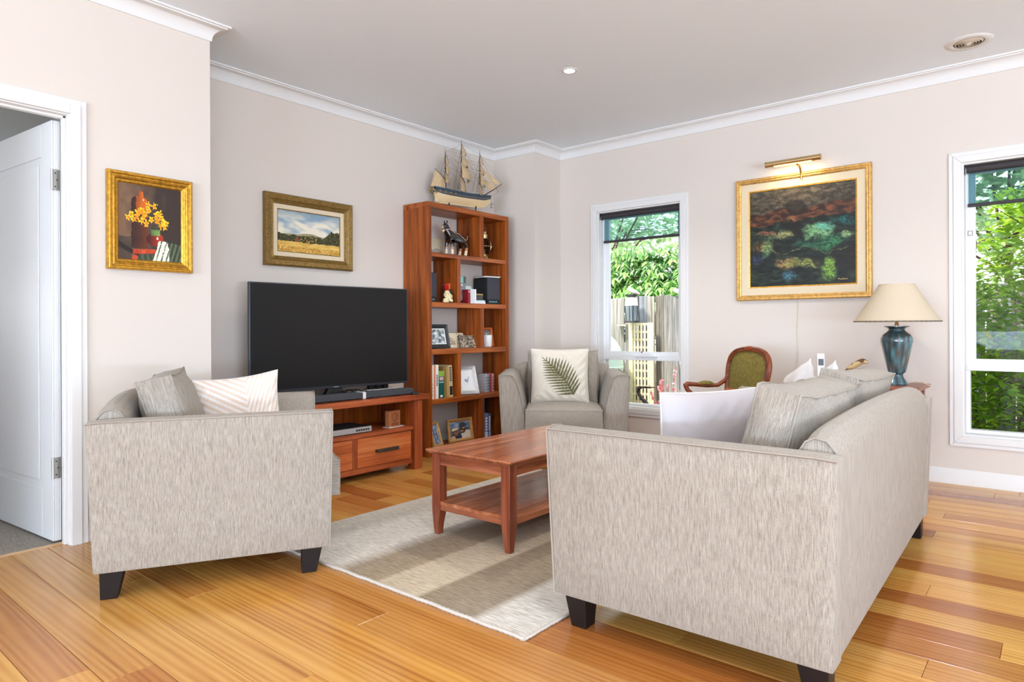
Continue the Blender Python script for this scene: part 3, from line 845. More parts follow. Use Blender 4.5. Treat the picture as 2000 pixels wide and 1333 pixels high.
# ------------------------------------------------------------------ coffee table
r = thing('coffee_table', 'reddish timber coffee table with a lower shelf standing on the rug', 'table', (-2.135, 2.757, 0.012))
tx, ty = 0.272, 0.523
g = G(); prof = [(0.0, 0.394), (0.016, 0.400), (0.028, 0.412), (0.03, 0.418), (0.027, 0.418)]
top = G()
top.box(-tx, tx, -ty, ty, 0.408, 0.418)
top.add([(sx * a, sy * b, z) for z, a, b in ((0.392, tx - 0.026, ty - 0.026), (0.400, tx - 0.012, ty - 0.012), (0.408, tx, ty)) for sx, sy in ((-1, -1), (1, -1), (1, 1), (-1, 1))],
        [(0, 1, 5, 4), (1, 2, 6, 5), (2, 3, 7, 6), (3, 0, 4, 7), (4, 5, 9, 8), (5, 6, 10, 9), (6, 7, 11, 10), (7, 4, 8, 11), (3, 2, 1, 0)])
top.build('tabletop', M_coffee, r, bev=0.003, segs=2)
lx, ly = tx - 0.022 - 0.026, ty - 0.022 - 0.026
for sx in (-1, 1):
    for sy in (-1, 1):
        g = G(); h = 0.026
        v = []
        for z, a, o_ in ((0.0, 0.015, 0.008), (0.05, 0.019, 0.004), (0.10, 0.024, 0.001), (0.135, h, 0), (0.393, h, 0)):
            for ax, ay in ((-1, -1), (1, -1), (1, 1), (-1, 1)):
                # outer faces stay straight, the inner faces curve in towards the foot
                cx, cy = sx * (h - a - o_), sy * (h - a - o_)
                v.append((sx * lx + cx + ax * a, sy * ly + cy + ay * a, z))
        f = [(i * 4 + k, i * 4 + (k + 1) % 4, (i + 1) * 4 + (k + 1) % 4, (i + 1) * 4 + k) for i in range(4) for k in range(4)] + [(3, 2, 1, 0), (16, 17, 18, 19)]
        g.add(v, f).build('leg', M_coffeez, r, bev=0.002)
for sy in (-1, 1):
    a, b = sorted((sy * (ly + 0.018), sy * (ly - 0.004))); G().box(-lx + 0.02, lx - 0.02, a, b, 0.343, 0.393).build('apron', M_coffeex, r)
    G().box(-lx + 0.02, lx - 0.02, a, b, 0.122, 0.146).build('shelf_rail', M_coffeex, r)
for sx in (-1, 1):
    a, b = sorted((sx * (lx + 0.018), sx * (lx - 0.004))); G().box(a, b, -ly + 0.02, ly - 0.02, 0.343, 0.393).build('apron', M_coffee, r)
    G().box(a, b, -ly + 0.02, ly - 0.02, 0.122, 0.146).build('shelf_rail', M_coffee, r)
G().box(-lx - 0.02, lx + 0.02, -ly - 0.02, ly + 0.02, 0.146, 0.164).build('shelf', M_coffee, r, bev=0.002)

# ------------------------------------------------------------------ bookcase
BX0, BX1, BY0, BY1 = -4.132, -3.847, 3.602, 4.605
r = thing('bookcase', 'tall open red timber bookcase with staggered compartments in the alcove', 'bookcase', (BX0, BY0, 0))
d, w = BX1 - BX0, BY1 - BY0
for a, b in ((0, 0.045), (w - 0.045, w)): G().box(0, d, a, b, 0, 1.992).build('side_panel', M_red, r, bev=0.0025)
G().box(0, d, 0, w, 1.992, 2.035).build('top_panel', M_redy, r, bev=0.0025)
SH = [(1.602, 1.636), (1.196, 1.237), (0.814, 0.858), (0.415, 0.456), (0.0, 0.052)]
for a, b in SH: G().box(0, d - 0.001, 0.045, w - 0.045, a, b).build('shelf', M_redy, r, bev=0.002)
tops = [1.992] + [s_[0] for s_ in SH]
for k, (a, b) in enumerate(((4.225, 4.268), (3.937, 3.978), (4.225, 4.268), (3.937, 3.978), (4.225, 4.268))):
    G().box(0.0, d - 0.001, a - BY0, b - BY0, SH[k][1], tops[k]).build('divider', M_red, r, bev=0.002)

# ------------------------------------------------------------------ television unit
TX0, TX1, TY0, TY1 = -4.06, -3.588, 2.07, 3.376
r = thing('tv_cabinet', 'low red timber television cabinet with drawers and an open shelf', 'cabinet', (0, 0, 0))
G().box(TX0, TX1, TY0, TY1, 0.503, 0.543).build('top_panel', M_stand, r, bev=0.003)
for ya in (TY0 + 0.066, 3.237):
    for xa in (-3.675, TX0 + 0.02): G().box(xa, xa + 0.075, ya, ya + 0.075, 0, 0.503).build('leg', M_standz, r, bev=0.002)
iy0, iy1 = TY0 + 0.141, 3.237
G().box(TX0 + 0.04, -3.613, iy0, iy1, 0.288, 0.315).build('shelf', M_stand, r, bev=0.002)
G().box(TX0 + 0.04, -3.625, iy0, iy1, 0.045, 0.083).build('bottom_rail', M_stand, r, bev=0.002)
G().box(TX0 + 0.03, TX0 + 0.045, iy0, iy1, 0.083, 0.503).build('back_panel', M_red, r)
for ya in (iy0 - 0.01, iy1 - 0.006): G().box(TX0 + 0.045, -3.66, ya, ya + 0.016, 0.083, 0.503).build('side_panel', M_red, r)
G().box(TX0 + 0.05, -3.618, 2.704, 2.741, 0.083, 0.288).build('stile', M_standz, r)
M_hand = mat('dark_pewter', (84, 78, 70), 0.35, metal=0.7)
for a, b in ((2.744, 3.218), (iy0 + 0.014, 2.701)):
    dw = G().box(-3.98, -3.616, a, b, 0.087, 0.284).build('drawer', M_drawer, r, bev=0.0025)
    c = (a + b) / 2
    g = G(); g.box(-3.592, -3.582, c - 0.095, c + 0.095, 0.174, 0.198)
    for yy in (c - 0.09, c + 0.075): g.box(-3.616, -3.59, yy, yy + 0.015, 0.178, 0.194)
    g.build('handle', M_hand, dw, bev=0.0015)

# television, soundbar and the small things on the cabinet
trz = radians(90 - 4.7)
r = thing('television', 'large flat black television standing switched off on the timber cabinet', 'television', (-3.885, 2.762, 0.543), trz)
G().box(-0.615, 0.615, -0.008, 0.018, 0.069, 0.782).build('casing', M_bezel, r, bev=0.004)
G().box(-0.604, 0.604, -0.0105, -0.008, 0.086, 0.774).build('screen', M_screen, r)
G().box(-0.40, 0.40, 0.018, 0.05, 0.09, 0.42).build('rear_housing', M_black, r, bev=0.012)
G().taper(0.0, 0.02, 0.008, 0.075, 0.085, 0.02, 0.05, 0.012).build('neck', M_black, r)
G().box(-0.27, 0.27, -0.075, 0.115, 0.0, 0.010).build('foot', M_black, r, bev=0.004)
g = G()
for k in range(7): g.box(-0.021 + k * 0.006, -0.0175 + k * 0.006, -0.0108, -0.0078, 0.0745, 0.0795)
g.build('maker_mark', M_silver, r)

r = thing('soundbar', 'slim dark grey soundbar in front of the television', 'soundbar', (-3.70, 2.83, 0.543), radians(88.0))
for a, b in ((-0.43, -0.012), (0.012, 0.43)): G().box(a, b, -0.05, 0.035, 0.006, 0.046).build('speaker_half', M_bar, r, bev=0.005, segs=3)
G().box(-0.012, 0.012, -0.052, 0.035, 0.003, 0.048).build('centre_strap', M_white, r, bev=0.002)
for a in (-0.3, 0.3): G().box(a - 0.03, a + 0.03, -0.035, 0.02, 0, 0.007).build('foot', M_black, r)
r = thing('power_board', 'white power board with black plugs behind the soundbar', 'power board', (-3.93, 3.20, 0.543), radians(90))
G().box(-0.16, 0.14, -0.025, 0.025, 0.0, 0.032).build('body', M_white, r, bev=0.004)
for k in range(3): G().box(-0.12 + k * 0.065, -0.075 + k * 0.065, -0.02, 0.02, 0.032, 0.066).build('plug', M_black, r, bev=0.005)
g = G()
for k in range(3):
    pts = [(-3.90 + 0.02 * sin(k * 2 + t * 5), 2.72 + t * 0.30 + 0.01 * k, 0.552 + 0.035 * abs(sin(t * 6 + k))) for t in [i / 14 for i in range(15)]]
    g.tube(pts, 0.0032, 6)
tag(g.build('tv_cables', M_black, smooth=60), 'loose black cables looping behind the soundbar', 'cable')
r = thing('remote_control', 'black remote control lying at the right end of the television cabinet', 'remote control', (-3.672, 3.285, 0.543), radians(62))
G().box(-0.024, 0.024, -0.085, 0.085, 0.0, 0.017).build('body', M_black, r, bev=0.005, segs=3)
g = G()
for i in range(3):
    for j in range(6): g.box(-0.016 + i * 0.012, -0.008 + i * 0.012, -0.06 + j * 0.02, -0.048 + j * 0.02, 0.017, 0.0185)
g.build('buttons', M_grille, r)
r = thing('disc_player', 'slim silver fronted disc player on the open cabinet shelf', 'disc player', (-3.64, 2.665, 0.315), radians(90))
G().box(-0.215, 0.215, 0.006, 0.25, 0.006, 0.042).build('case', M_blackm, r, bev=0.002)
fr = G().box(-0.215, 0.215, 0.0, 0.008, 0.006, 0.042).build('front_panel', M_silver, r, bev=0.0015)
G().box(-0.2, 0.02, -0.0015, 0.0, 0.012, 0.03).build('tray_door', M_silver, fr)
g = G()
for k in range(6): g.box(0.085 + k * 0.019, 0.099 + k * 0.019, -0.002, 0.0, 0.017, 0.030)
g.build('buttons', M_grille, fr)
for a in (-0.19, 0.19): G().box(a - 0.012, a + 0.012, 0.02, 0.23, 0, 0.006).build('foot', M_black, r)
g = G(); g.tube([(-3.75 - 0.03 * k, 2.5 + 0.035 * k, 0.362 + 0.012 * sin(k * 1.3)) for k in range(9)], 0.003, 6)
tag(g.build('player_cable', M_black, smooth=60), 'thin black cable lying over the disc player', 'cable')
r = thing('wooden_clock', 'small square timber desk clock in the television cabinet', 'clock', (-3.70, 3.137, 0.315), radians(96))
M_ck = wood('clock_timber', (150, 86, 48), (186, 116, 72), (210, 146, 98), 'Z', 0.5)
G().box(-0.056, 0.056, 0, 0.045, 0.003, 0.116).build('clock_body', M_ck, r, bev=0.003)
g = G()
for k in range(12):
    a = k * pi / 6; c, s_ = cos(a), sin(a)
    g.add([(c * q + -s_ * e, -0.001, 0.070 + s_ * q + c * e) for q, e in ((0.022, -0.0022), (0.036, -0.0022), (0.036, 0.0022), (0.022, 0.0022))], [(0, 1, 2, 3)])
g.build('hour_marks', mat('burnt_mark', (58, 30, 18), 0.8), r)
g = G()
for a, L in ((0.45, 0.034), (-0.75, 0.024)): g.tube([(0, -0.003, 0.070), (cos(a) * L, -0.003, 0.070 + sin(a) * L)], 0.0016, 5)
g.build('hands', M_brassl, r)
g = G(); g.box(-0.034, 0.034, -0.0012, 0.0, 0.012, 0.027)
pl = g.build('engraved_plate', mat('engraved_plate', (96, 50, 28), 0.6), r)
g = G()
for k in range(6): g.box(-0.027 + k * 0.0095, -0.021 + k * 0.0095, -0.0018, -0.0012, 0.015, 0.024)
g.build('engraved_marks', M_ck, pl)
G().box(-0.075, 0.075, -0.02, 0.05, 0.0, 0.003).build('paper_slip', M_white, r)

# ------------------------------------------------------------------ paintings
CACHE = {}
def C(r_, g_, b_, rough=0.5, metal=0.0):
    k = (r_, g_, b_, rough, metal)
    if k not in CACHE: CACHE[k] = mat('paint_%d_%d_%d' % (r_, g_, b_), (r_, g_, b_), rough, metal)
    return CACHE[k]

def ring_frame(w, h, prof):
    """picture frame swept round a w x h rectangle centred on x, z from 0; prof (inset, y)"""
    g = G(); v = []; n = len(prof)
    for i_, y in prof:
        v += [(-w / 2 + i_, y, i_), (w / 2 - i_, y, i_), (w / 2 - i_, y, h - i_), (-w / 2 + i_, y, h - i_)]
    f = [(k * 4 + a, k * 4 + (a + 1) % 4, ((k + 1) % n) * 4 + (a + 1) % 4, ((k + 1) % n) * 4 + a) for k in range(n) for a in range(4)]
    return g.add(v, f)

def canvas(name, w, h, nx, ny, fn, parent, y=0.0, z0=0.0, m=None, x0=0.0):
    g = G()
    g.grid(nx, ny, lambda u, v: (x0 + (u - 0.5) * w, y, z0 + v * h), 0, fn)
    return g.build(name, m or M_paint, parent, flip=False)

def ell(u, v, cx, cy, rx, ry): return ((u - cx) / rx) ** 2 + ((v - cy) / ry) ** 2
FL = [(.20, .60), (.15, .555), (.23, .535), (.30, .625), (.36, .665), (.41, .62), (.46, .74), (.56, .74), (.47, .67), (.39, .57), (.36, .525), (.43, .49), (.51, .55), (.60, .62), (.64, .645), (.67, .59), (.60, .55), (.70, .53), (.66, .485), (.75, .52), (.72, .47), (.28, .575)]
def still_life(u, v):
    u, v = u + .010 * nz(u * 22, v * 22, 41) + .005 * nz(u * 60, v * 60, 42), v + .010 * nz(u * 22, v * 22, 43) + .005 * nz(u * 60, v * 60, 44)
    n = nz(u * 9, v * 9, 1) * 0.5 + nz(u * 40, v * 40, 2) * 0.25
    c = mixc((122, 92, 68), (54, 42, 36), u * 1.6 - 0.1 + n * 0.6)
    if v < 0.30 and u < 0.2: c = mixc((84, 68, 54), (62, 48, 40), 0.5 + n)
    if v < 0.24 - u * 0.5 and v > 0.16 - u * 0.4: c = (40, 28, 24)
    if 0.195 < u < 0.45 and 0.15 < v < 0.78 or ell(u, v, .325, .78, .127, .07) < 1:
        t = (u - 0.195) / 0.25
        c = mixc((48, 26, 20), (98, 46, 22), t + n * 0.5)
        if v > 0.60 and u > 0.27: c = mixc((120, 54, 18), (200, 98, 26), t * 1.1 + n)
    if 0.31 < u < 0.385 and 0.8 < v < 0.915: c = mixc((150, 66, 20), (206, 104, 34), (u - .31) / .07)
    if ell(u, v, .385, .80, .014, .014) < 1: c = (250, 220, 180)
    if ell(u, v, .57, .29, .135, .092) < 1: c = mixc((70, 18, 14), (172, 48, 24), (u - .44) / .2 + n * 0.4)
    if 0.50 < u < 0.65 and 0.34 < v < 0.42: c = mixc((64, 96, 50), (120, 150, 80), 0.5 + n + (u - .57) * 4)
    if ell(u, v, .605, .305, .013, .016) < 1: c = (255, 225, 200)
    if 0.22 < u < 0.63 and 0.075 < v - (u - .22) * 0.06 < 0.135: c = mixc((150, 44, 16), (214, 84, 40), 0.5 + n * 1.4)
    if 0.21 < u < 0.29 and v < 0.06: c = (190, 70, 34)
    if u > 0.3 and v < 0.07 + 0.12 * max(0, u - .72) * 3: c = mixc((44, 58, 42), (84, 92, 66), 0.5 + 0.9 * sin(u * 70 + v * 22) * 0.5)
    if u > 0.79 and v < 0.26 - 0.2 * max(0, u - .85): c = mixc((42, 56, 40), (98, 106, 80), 0.5 + 0.5 * sin(u * 85 - v * 30))
    if 0.53 + v * 0.5 * (1 - v) < u < 0.80 - 0.25 * max(0, v - .14) and v < 0.27: c = mixc((226, 228, 206), (88, 96, 78), 1 if sin((u - v * 0.35) * 78) > 0.72 + n else 0)
    for fx, fy in FL:
        dx, dy = u - fx, v - fy; rr = sqrt(dx * dx + dy * dy)
        if rr < 0.062:
            a = atan2(dy, dx)
            if rr < 0.038 + 0.012 * cos(a * 5 + fx * 40) + 0.026 * nz(u * 40, v * 40, 6):
                c = mixc((232, 150, 12), (252, 208, 40), 0.5 + n * 1.6 + dy * 9)
                if rr < 0.016: c = (214, 118, 14)
    if v < 0.5 and 0.53 < u < 0.65 and v > 0.42 and abs(sin(u * 60)) < 0.4: c = (58, 74, 40)
    return c
def landscape(u, v):
    n = nz(u * 6, v * 10, 4); n2 = nz(u * 34, v * 34, 5); n3 = nz(u * 90, v * 60, 8)
    hor = 0.435 + 0.05 * exp(-((u - .48) / .16) ** 2) + 0.02 * nz(u * 8, 2)
    if v > hor:
        cl = nz(u * 3.2 + 1, v * 5, 9) + 0.5 * nz(u * 9, v * 12, 3)
        c = mixc((138, 164, 182), (236, 228, 206), 0.55 + cl * 1.3 - (v - .8) * 1.6)
        c = mixc(c, (122, 146, 164), 0.55 * max(0, min(1, (v - 0.78 + 0.08 * cl) * 5)))
    elif v > 0.30: c = mixc((150, 142, 118), (176, 160, 112), 0.5 + n + n2 * 0.5)
    else: c = mixc((206, 160, 66), (236, 200, 112), 0.5 + n * 1.2 + n3 * 0.9)
    if v < 0.14: c = mixc(c, (176, 118, 36), 0.35 + n2)
    tt = 0.30 + 0.13 + 0.035 * nz(u * 16, 1.5) + 0.02 * nz(u * 50, 2.5)
    if u > 0.70: tt = 0.36 + 0.26 * min(1, (u - .70) * 7) * (0.86 + 0.3 * nz(u * 12, 6)) - 0.05 * nz(u * 40, 1)
    if 0.255 + 0.02 * n2 < v < tt and v < tt - 0.05 * max(0, -nz(u * 9, 3.3)):
        c = mixc((34, 38, 26), (104, 100, 46), 0.4 + n2 * 1.1)
        if 0.30 < u < 0.66 and n2 > 0.22: c = (190, 148, 62)
        if abs(u - .29) < .02 and v < .36: c = (150, 70, 44)
    if 0.48 < u < 0.55 and 0.225 < v < 0.25 and n3 > 0: c = (58, 36, 24)
    if .03 < u < .12 and abs(v - .045 - .007 * sin(u * 420)) < .006: c = (112, 76, 40)
    return c
def nocturne(u0, v0):
    if .84 < u0 < .93 and abs(v0 - .045 - .004 * sin(u0 * 420) - .003 * sin(u0 * 150)) < .0028: return (196, 170, 104)
    u = u0 + .055 * nz(u0 * 4, v0 * 5, 31) + .03 * nz(u0 * 11, v0 * 11, 32); v = v0 + .035 * nz(u0 * 5, v0 * 4, 33) + .022 * nz(u0 * 13, v0 * 9, 34) + .01 * nz(u0 * 40, v0 * 30, 35)
    n = nz(u * 4, v * 6, 11); n2 = nz(u * 12, v * 34, 12); n3 = nz(u * 26 + v * 14, v * 110 + 9 * n2, 13); w = nz(u * 5 + 3, v * 5, 20)
    hz = 0.72 + 0.06 * (u - 0.5) + 0.02 * n
    if v > hz + 0.07: c = mixc((52, 46, 38), (112, 102, 82), 0.45 + n2 * 0.8 + n3 * 0.6 - abs(u - .4) * 0.5 + (v - .85))
    elif v > hz - 0.06: c = mixc((44, 28, 20), (122, 72, 44), 0.4 + n2 * 1.1 + n3 * 0.5)
    else: c = mixc((12, 18, 16), (42, 58, 44), 0.35 + n2 * 0.9 + n3 * 0.5 + w * 0.5)
    def glow(cx, cy, rx, ry, col, k=1.0, thr=0.0):
        nonlocal c
        e = ell(u, v, cx, cy, rx, ry)
        if e < 1.4: c = mixc(c, col, max(0, (1.2 - e)) * k * (0.35 + 1.5 * max(0, n3 + 0.35 * n2 + 0.2 - thr)))
    glow(.64, .53, .16, .09, (128, 178, 122), 1.1); glow(.72, .58, .09, .05, (110, 190, 160), .9)
    glow(.30, .53, .15, .045, (150, 150, 96), 1.0); glow(.16, .56, .12, .03, (150, 96, 70), .9); glow(.12, .42, .12, .06, (128, 84, 40), .8)
    glow(.38, .23, .13, .07, (176, 134, 84), 1.0); glow(.52, .22, .2, .06, (140, 146, 74), .9); glow(.76, .16, .08, .13, (126, 168, 66), 1.2)
    glow(.17, .40, .06, .12, (130, 168, 110), .8); glow(.78, .40, .16, .10, (60, 140, 90), .8); glow(.92, .47, .08, .05, (146, 176, 120), .9)
    glow(.90, .62, .12, .05, (30, 110, 110), .8); glow(.36, .09, .09, .06, (76, 128, 150), .9); glow(.08, .30, .1, .06, (54, 66, 104), .7)
    glow(.55, .40, .14, .05, (40, 104, 84), .8); glow(.44, .68, .05, .04, (150, 112, 70), .7)
    def dark(cx, cy, rx, ry, k=0.85):
        nonlocal c
        e = ell(u, v, cx, cy, rx, ry)
        if e < 1.2: c = mixc(c, (22, 18, 15), k * max(0, min(1, (1.2 - e) * 3)))
    dark(.46, .80, .095, .085, .6); dark(.44, .58, .055, .09, .75); dark(.92, .27, .12, .12, .7); dark(.66, .24, .06, .05, .6); dark(.45, .35, .1, .04, .5)
    if abs(v - (.355 - .07 * (u - .5) + .03 * sin(u * 14))) < .007 and .05 < u < .95: c = mixc(c, (130, 140, 84), .35 + n3)
    return c

def painting(name, label, loc, rz, w, h, prof, mframe, slips, fn, nx, ny, tilt=0.0):
    r = thing(name, label, 'painting', loc, 0, None, (0, 0, rz))
    fr = ring_frame(w, h, prof).build('frame', mframe, r, bev=0.0015)
    ins, yy = prof[-1][0], prof[-2][1] if False else prof[-1][1]
    a = max(p[0] for p in prof)
    for (wd, y0, y1, m) in slips:
        g = ring_frame(w - 2 * a, h - 2 * a, [(0, y0), (0, y1), (wd, y1 + 0.002), (wd, y0)])
        o = g.build('slip', m, r); o.location = (0, 0, a); a += wd
    canvas('canvas', w - 2 * a + 0.002, h - 2 * a + 0.002, nx, ny, fn, r, -0.009, a - 0.001)
    G().box(-w / 2 + 0.015, w / 2 - 0.015, -0.006, -0.001, 0.015, h - 0.015).build('backing', M_linen, r)
    return r
painting('flower_painting', 'small gilt framed still life of yellow daffodils and a brown bottle beside the doorway', (XN, 1.4375, 1.324), radians(90), 0.415, 0.492,
         [(0, 0), (0, -0.024), (0.006, -0.034), (0.016, -0.034), (0.020, -0.026), (0.027, -0.026), (0.030, -0.030), (0.036, -0.026), (0.040, -0.019), (0.050, -0.017), (0.056, -0.009), (0.056, 0)], M_gold, [], still_life, 200, 224)
painting('landscape_painting', 'old gilt framed landscape of golden grass and trees hanging above the television', (XA, 2.723, 1.458), radians(90), 0.718, 0.499,
         [(0, 0), (0, -0.030), (0.010, -0.042), (0.040, -0.034), (0.048, -0.026), (0.052, -0.030), (0.058, -0.025), (0.064, -0.028), (0.071, -0.018), (0.071, 0)], M_gold3, [(0.030, 0, -0.016, M_linen), (0.006, 0, -0.014, M_gold3)], landscape, 230, 140)
r = painting('abstract_painting', 'large gilt framed dark green abstract painting beneath a brass picture light', (-1.472, YB, 1.229), 0.0, 0.952, 0.938,
         [(0, 0), (0, -0.028), (0.006, -0.036), (0.018, -0.036), (0.022, -0.030), (0.030, -0.032), (0.040, -0.024), (0.040, 0)], M_gold2, [(0.055, 0, -0.018, M_linen), (0.010, 0, -0.016, M_gold)], nocturne, 230, 230)
# picture light over the large painting
r = thing('picture_light', 'brass tubular picture light fixed above the large dark painting', 'picture light', (-1.49, YB - 0.13, 2.232))
g = G(); pr_ = [(cos(a) * 0.024, sin(a) * 0.024) for a in [radians(k * 18 - 20) for k in range(13)]]
G().tube([(-0.19, 0, 0), (0.19, 0, 0)], 0.021, 18).build('shade_tube', M_brassl, r, smooth=40)
for a in (-0.19, 0.19):
    G().lathe([(0.0, -0.003), (0.0225, -0.003), (0.0225, 0.003), (0.0, 0.003)], 20, (a, 0, 0), ax='X').build('end_cap', M_brass, r, smooth=40)
g = G(); g.tube([(0.03, 0.0, -0.018), (0.03, 0.02, -0.03), (0.03, 0.05, -0.026), (0.03, 0.08, -0.045), (0.03, 0.10, -0.08), (0.03, 0.105, -0.12)], 0.008, 10)
g.build('arm', M_brass, r, smooth=60)
G().box(-0.13, 0.13, -0.012, 0.012, -0.0225, -0.0195).build('lamp_strip', mat('warm_lamp_strip', (255, 214, 150), 0.5, emit=(255, 196, 120), es=4.0), r)
light('picture_lamp', 'AREA', (0, 0.01, -0.026), (radians(28), 0, 0), 0.75, (1.0, 0.76, 0.45), r, shape='RECTANGLE', size=0.26, size_y=0.02)
g = G(); g.tube([(-1.494 + 0.004 * sin(k * 0.9) - 0.012 * (k / 18) ** 2, YB - 0.006, 1.235 - k * 0.045) for k in range(19)], 0.0032, 6)
tag(g.build('electrical_lead', M_cord, smooth=60), 'cream cord hanging down the wall below the large painting', 'cord')

# ------------------------------------------------------------------ console table, lamp, phone and ornament
r = thing('console_table', 'dark timber console table with the lamp, half hidden behind the sofa', 'table', (-1.035, 4.79, 0))
M_con = wood('console_timber', (92, 50, 36), (148, 88, 66), (188, 128, 102), 'X', 0.35)
G().box(-0.395, 0.395, -0.21, 0.21, 0.632, 0.655).build('tabletop', M_con, r, bev=0.004)
for sx in (-1, 1):
    for sy in (-1, 1): G().taper(sx * 0.345, sy * 0.175, 0, 0.632, 0.014, 0.014, 0.022, 0.022).build('leg', M_con, r)
dk = G().box(-0.32, 0.32, -0.190, -0.165, 0.54, 0.632).build('drawer', M_con, r, bev=0.002)
G().lathe([(0.006, 0), (0.006, 0.012), (0.013, 0.018), (0.0, 0.026)], 14, (0, -0.185, 0.586), ax='Y').build('knob', M_brass, dk, smooth=40)
for sy in (-0.18, 0.165): G().box(-0.34, 0.34, sy, sy + 0.015, 0.56, 0.632).build('apron', M_con, r)
r = thing('table_lamp', 'table lamp with a blue green glazed vase base and wide cream shade', 'lamp', (-0.793, 4.78, 0.655))
def glaze(co):
    n = nz(co.x * 40, co.y * 40, co.z * 9); n2 = nz(co.x * 90, co.y * 90, co.z * 30); a = atan2(co.y, co.x)
    c = mixc((44, 66, 72), (96, 138, 146), 0.45 + n * 1.2 + 0.25 * sin(a * 14))
    if n2 + n * 0.6 > 0.25 and co.z > 0.09: c = mixc(c, (92, 64, 52), 0.7)
    if co.z > 0.31: c = mixc(c, (34, 48, 54), 0.6)
    return c
prof = [(0.0, 0.0), (0.058, 0.0), (0.062, 0.006), (0.056, 0.02), (0.040, 0.045), (0.034, 0.062), (0.036, 0.07), (0.050, 0.082), (0.056, 0.11), (0.064, 0.15), (0.074, 0.20), (0.084, 0.25), (0.089, 0.275), (0.089, 0.295), (0.080, 0.315), (0.058, 0.332), (0.046, 0.345), (0.046, 0.352), (0.056, 0.360), (0.072, 0.367), (0.072, 0.371), (0.05, 0.372), (0.0, 0.372)]
g = G(); nn_ = 56; v = []
for pr0, z in prof:
    for k in range(nn_):
        a = 2 * pi * k / nn_
        fl = 1 + (0.022 * abs(sin(a * 7)) if 0.09 < z < 0.29 else 0)
        v.append((pr0 * fl * cos(a), pr0 * fl * sin(a), z))
g.add(v, [(i * nn_ + k, i * nn_ + (k + 1) % nn_, (i + 1) * nn_ + (k + 1) % nn_, (i + 1) * nn_ + k) for i in range(len(prof) - 1) for k in range(nn_)])
g.c = [glaze(Vector(q)) for q in v]
g.build('vase_base', M_glaze, r, smooth=50)
G().lathe([(0.012, 0.370), (0.012, 0.385), (0.009, 0.39), (0.009, 0.44), (0.016, 0.445), (0.016, 0.50), (0.0, 0.505)], 16).build('lamp_fitting', M_brassl, r, smooth=40)
sh = [(0.241, 0.398), (0.241, 0.402), (0.0985, 0.635), (0.0965, 0.634), (0.2385, 0.400)]
g = G(); n = 64; v = []
prof = [(0.241, 0.398), (0.0985, 0.635), (0.0965, 0.635), (0.2385, 0.398)]
for rr, z in prof: v += [(rr * cos(2 * pi * k / n), rr * sin(2 * pi * k / n), z) for k in range(n)]
g.add(v, [(i * n + k, i * n + (k + 1) % n, ((i + 1) % 4) * n + (k + 1) % n, ((i + 1) % 4) * n + k) for i in range(4) for k in range(n)])
def shade_material():
    m, nt, b = base('lamp_shade_cloth'); b.inputs['Base Color'].default_value = lin((222, 208, 184)); b.inputs['Roughness'].default_value = 0.9
    tl = N(nt, 'ShaderNodeBsdfTranslucent'); tl.inputs[0].default_value = lin((240, 226, 200))
    mxs = N(nt, 'ShaderNodeMixShader'); mxs.inputs[0].default_value = 0.3
    nt.links.new(b.outputs[0], mxs.inputs[1]); nt.links.new(tl.outputs[0], mxs.inputs[2]); nt.links.new(mxs.outputs[0], nt.nodes['Material Output'].inputs['Surface'])
    return m
sd = g.build('lamp_shade', shade_material(), r, smooth=50)
gt = G(); gt.tube([(0.242 * cos(2 * pi * k / 96), 0.242 * sin(2 * pi * k / 96), 0.401) for k in range(96)], [0.0032 + 0.0012 * (k % 2) for k in range(96)], 6, closed=True)
gt.build('bottom_trim', C(120, 108, 92, 0.8), sd, smooth=60)
gt = G(); gt.tube([(0.0985 * cos(2 * pi * k / 60), 0.0985 * sin(2 * pi * k / 60), 0.634) for k in range(60)], 0.003, 6, closed=True)
gt.build('top_trim', C(206, 188, 160, 0.8), sd, smooth=60)
gt = G()
for k in range(3):
    a = 2 * pi * k / 3; gt.tube([(0.01 * cos(a), 0.01 * sin(a), 0.60), (0.097 * cos(a), 0.097 * sin(a), 0.63)], 0.0016, 5)
gt.tube([(0, 0, 0.5), (0, 0, 0.605)], 0.003, 6)
gt.build('shade_carrier', M_brass, r)
gt = G(); gt.tube([(0.05, 0.03, 0.012), (0.075, 0.03, 0.016), (0.11, 0.01, 0.022), (0.145, -0.03, 0.022), (0.175, -0.07, 0.012), (0.20, -0.10, 0.006)], 0.0035, 6)
gt.build('lamp_flex', M_cord, r, smooth=60)
r = thing('cordless_phone', 'white cordless phone with a grey screen standing upright on the console table', 'phone', (-1.248, 4.80, 0.655), radians(20))
G().lathe([(0.0, 0), (0.052, 0), (0.050, 0.016), (0.034, 0.03), (0.0, 0.03)], 22, sy=0.8).build('cradle', M_white, r, smooth=40)
o = G().box(-0.024, 0.024, -0.011, 0.011, 0.02, 0.187).build('handset', M_white, r, bev=0.006, segs=3); o.rotation_euler = (radians(-6), 0, 0)
o2 = G().box(-0.0165, 0.0165, -0.0125, -0.0108, 0.105, 0.150).build('screen', C(70, 74, 78, 0.3), o)
g = G()
for i in range(3):
    for j in range(5): g.box(-0.016 + i * 0.0115, -0.008 + i * 0.0115, -0.0122, -0.0108, 0.035 + j * 0.012, 0.043 + j * 0.012)
g.build('keypad', C(214, 216, 218), o)
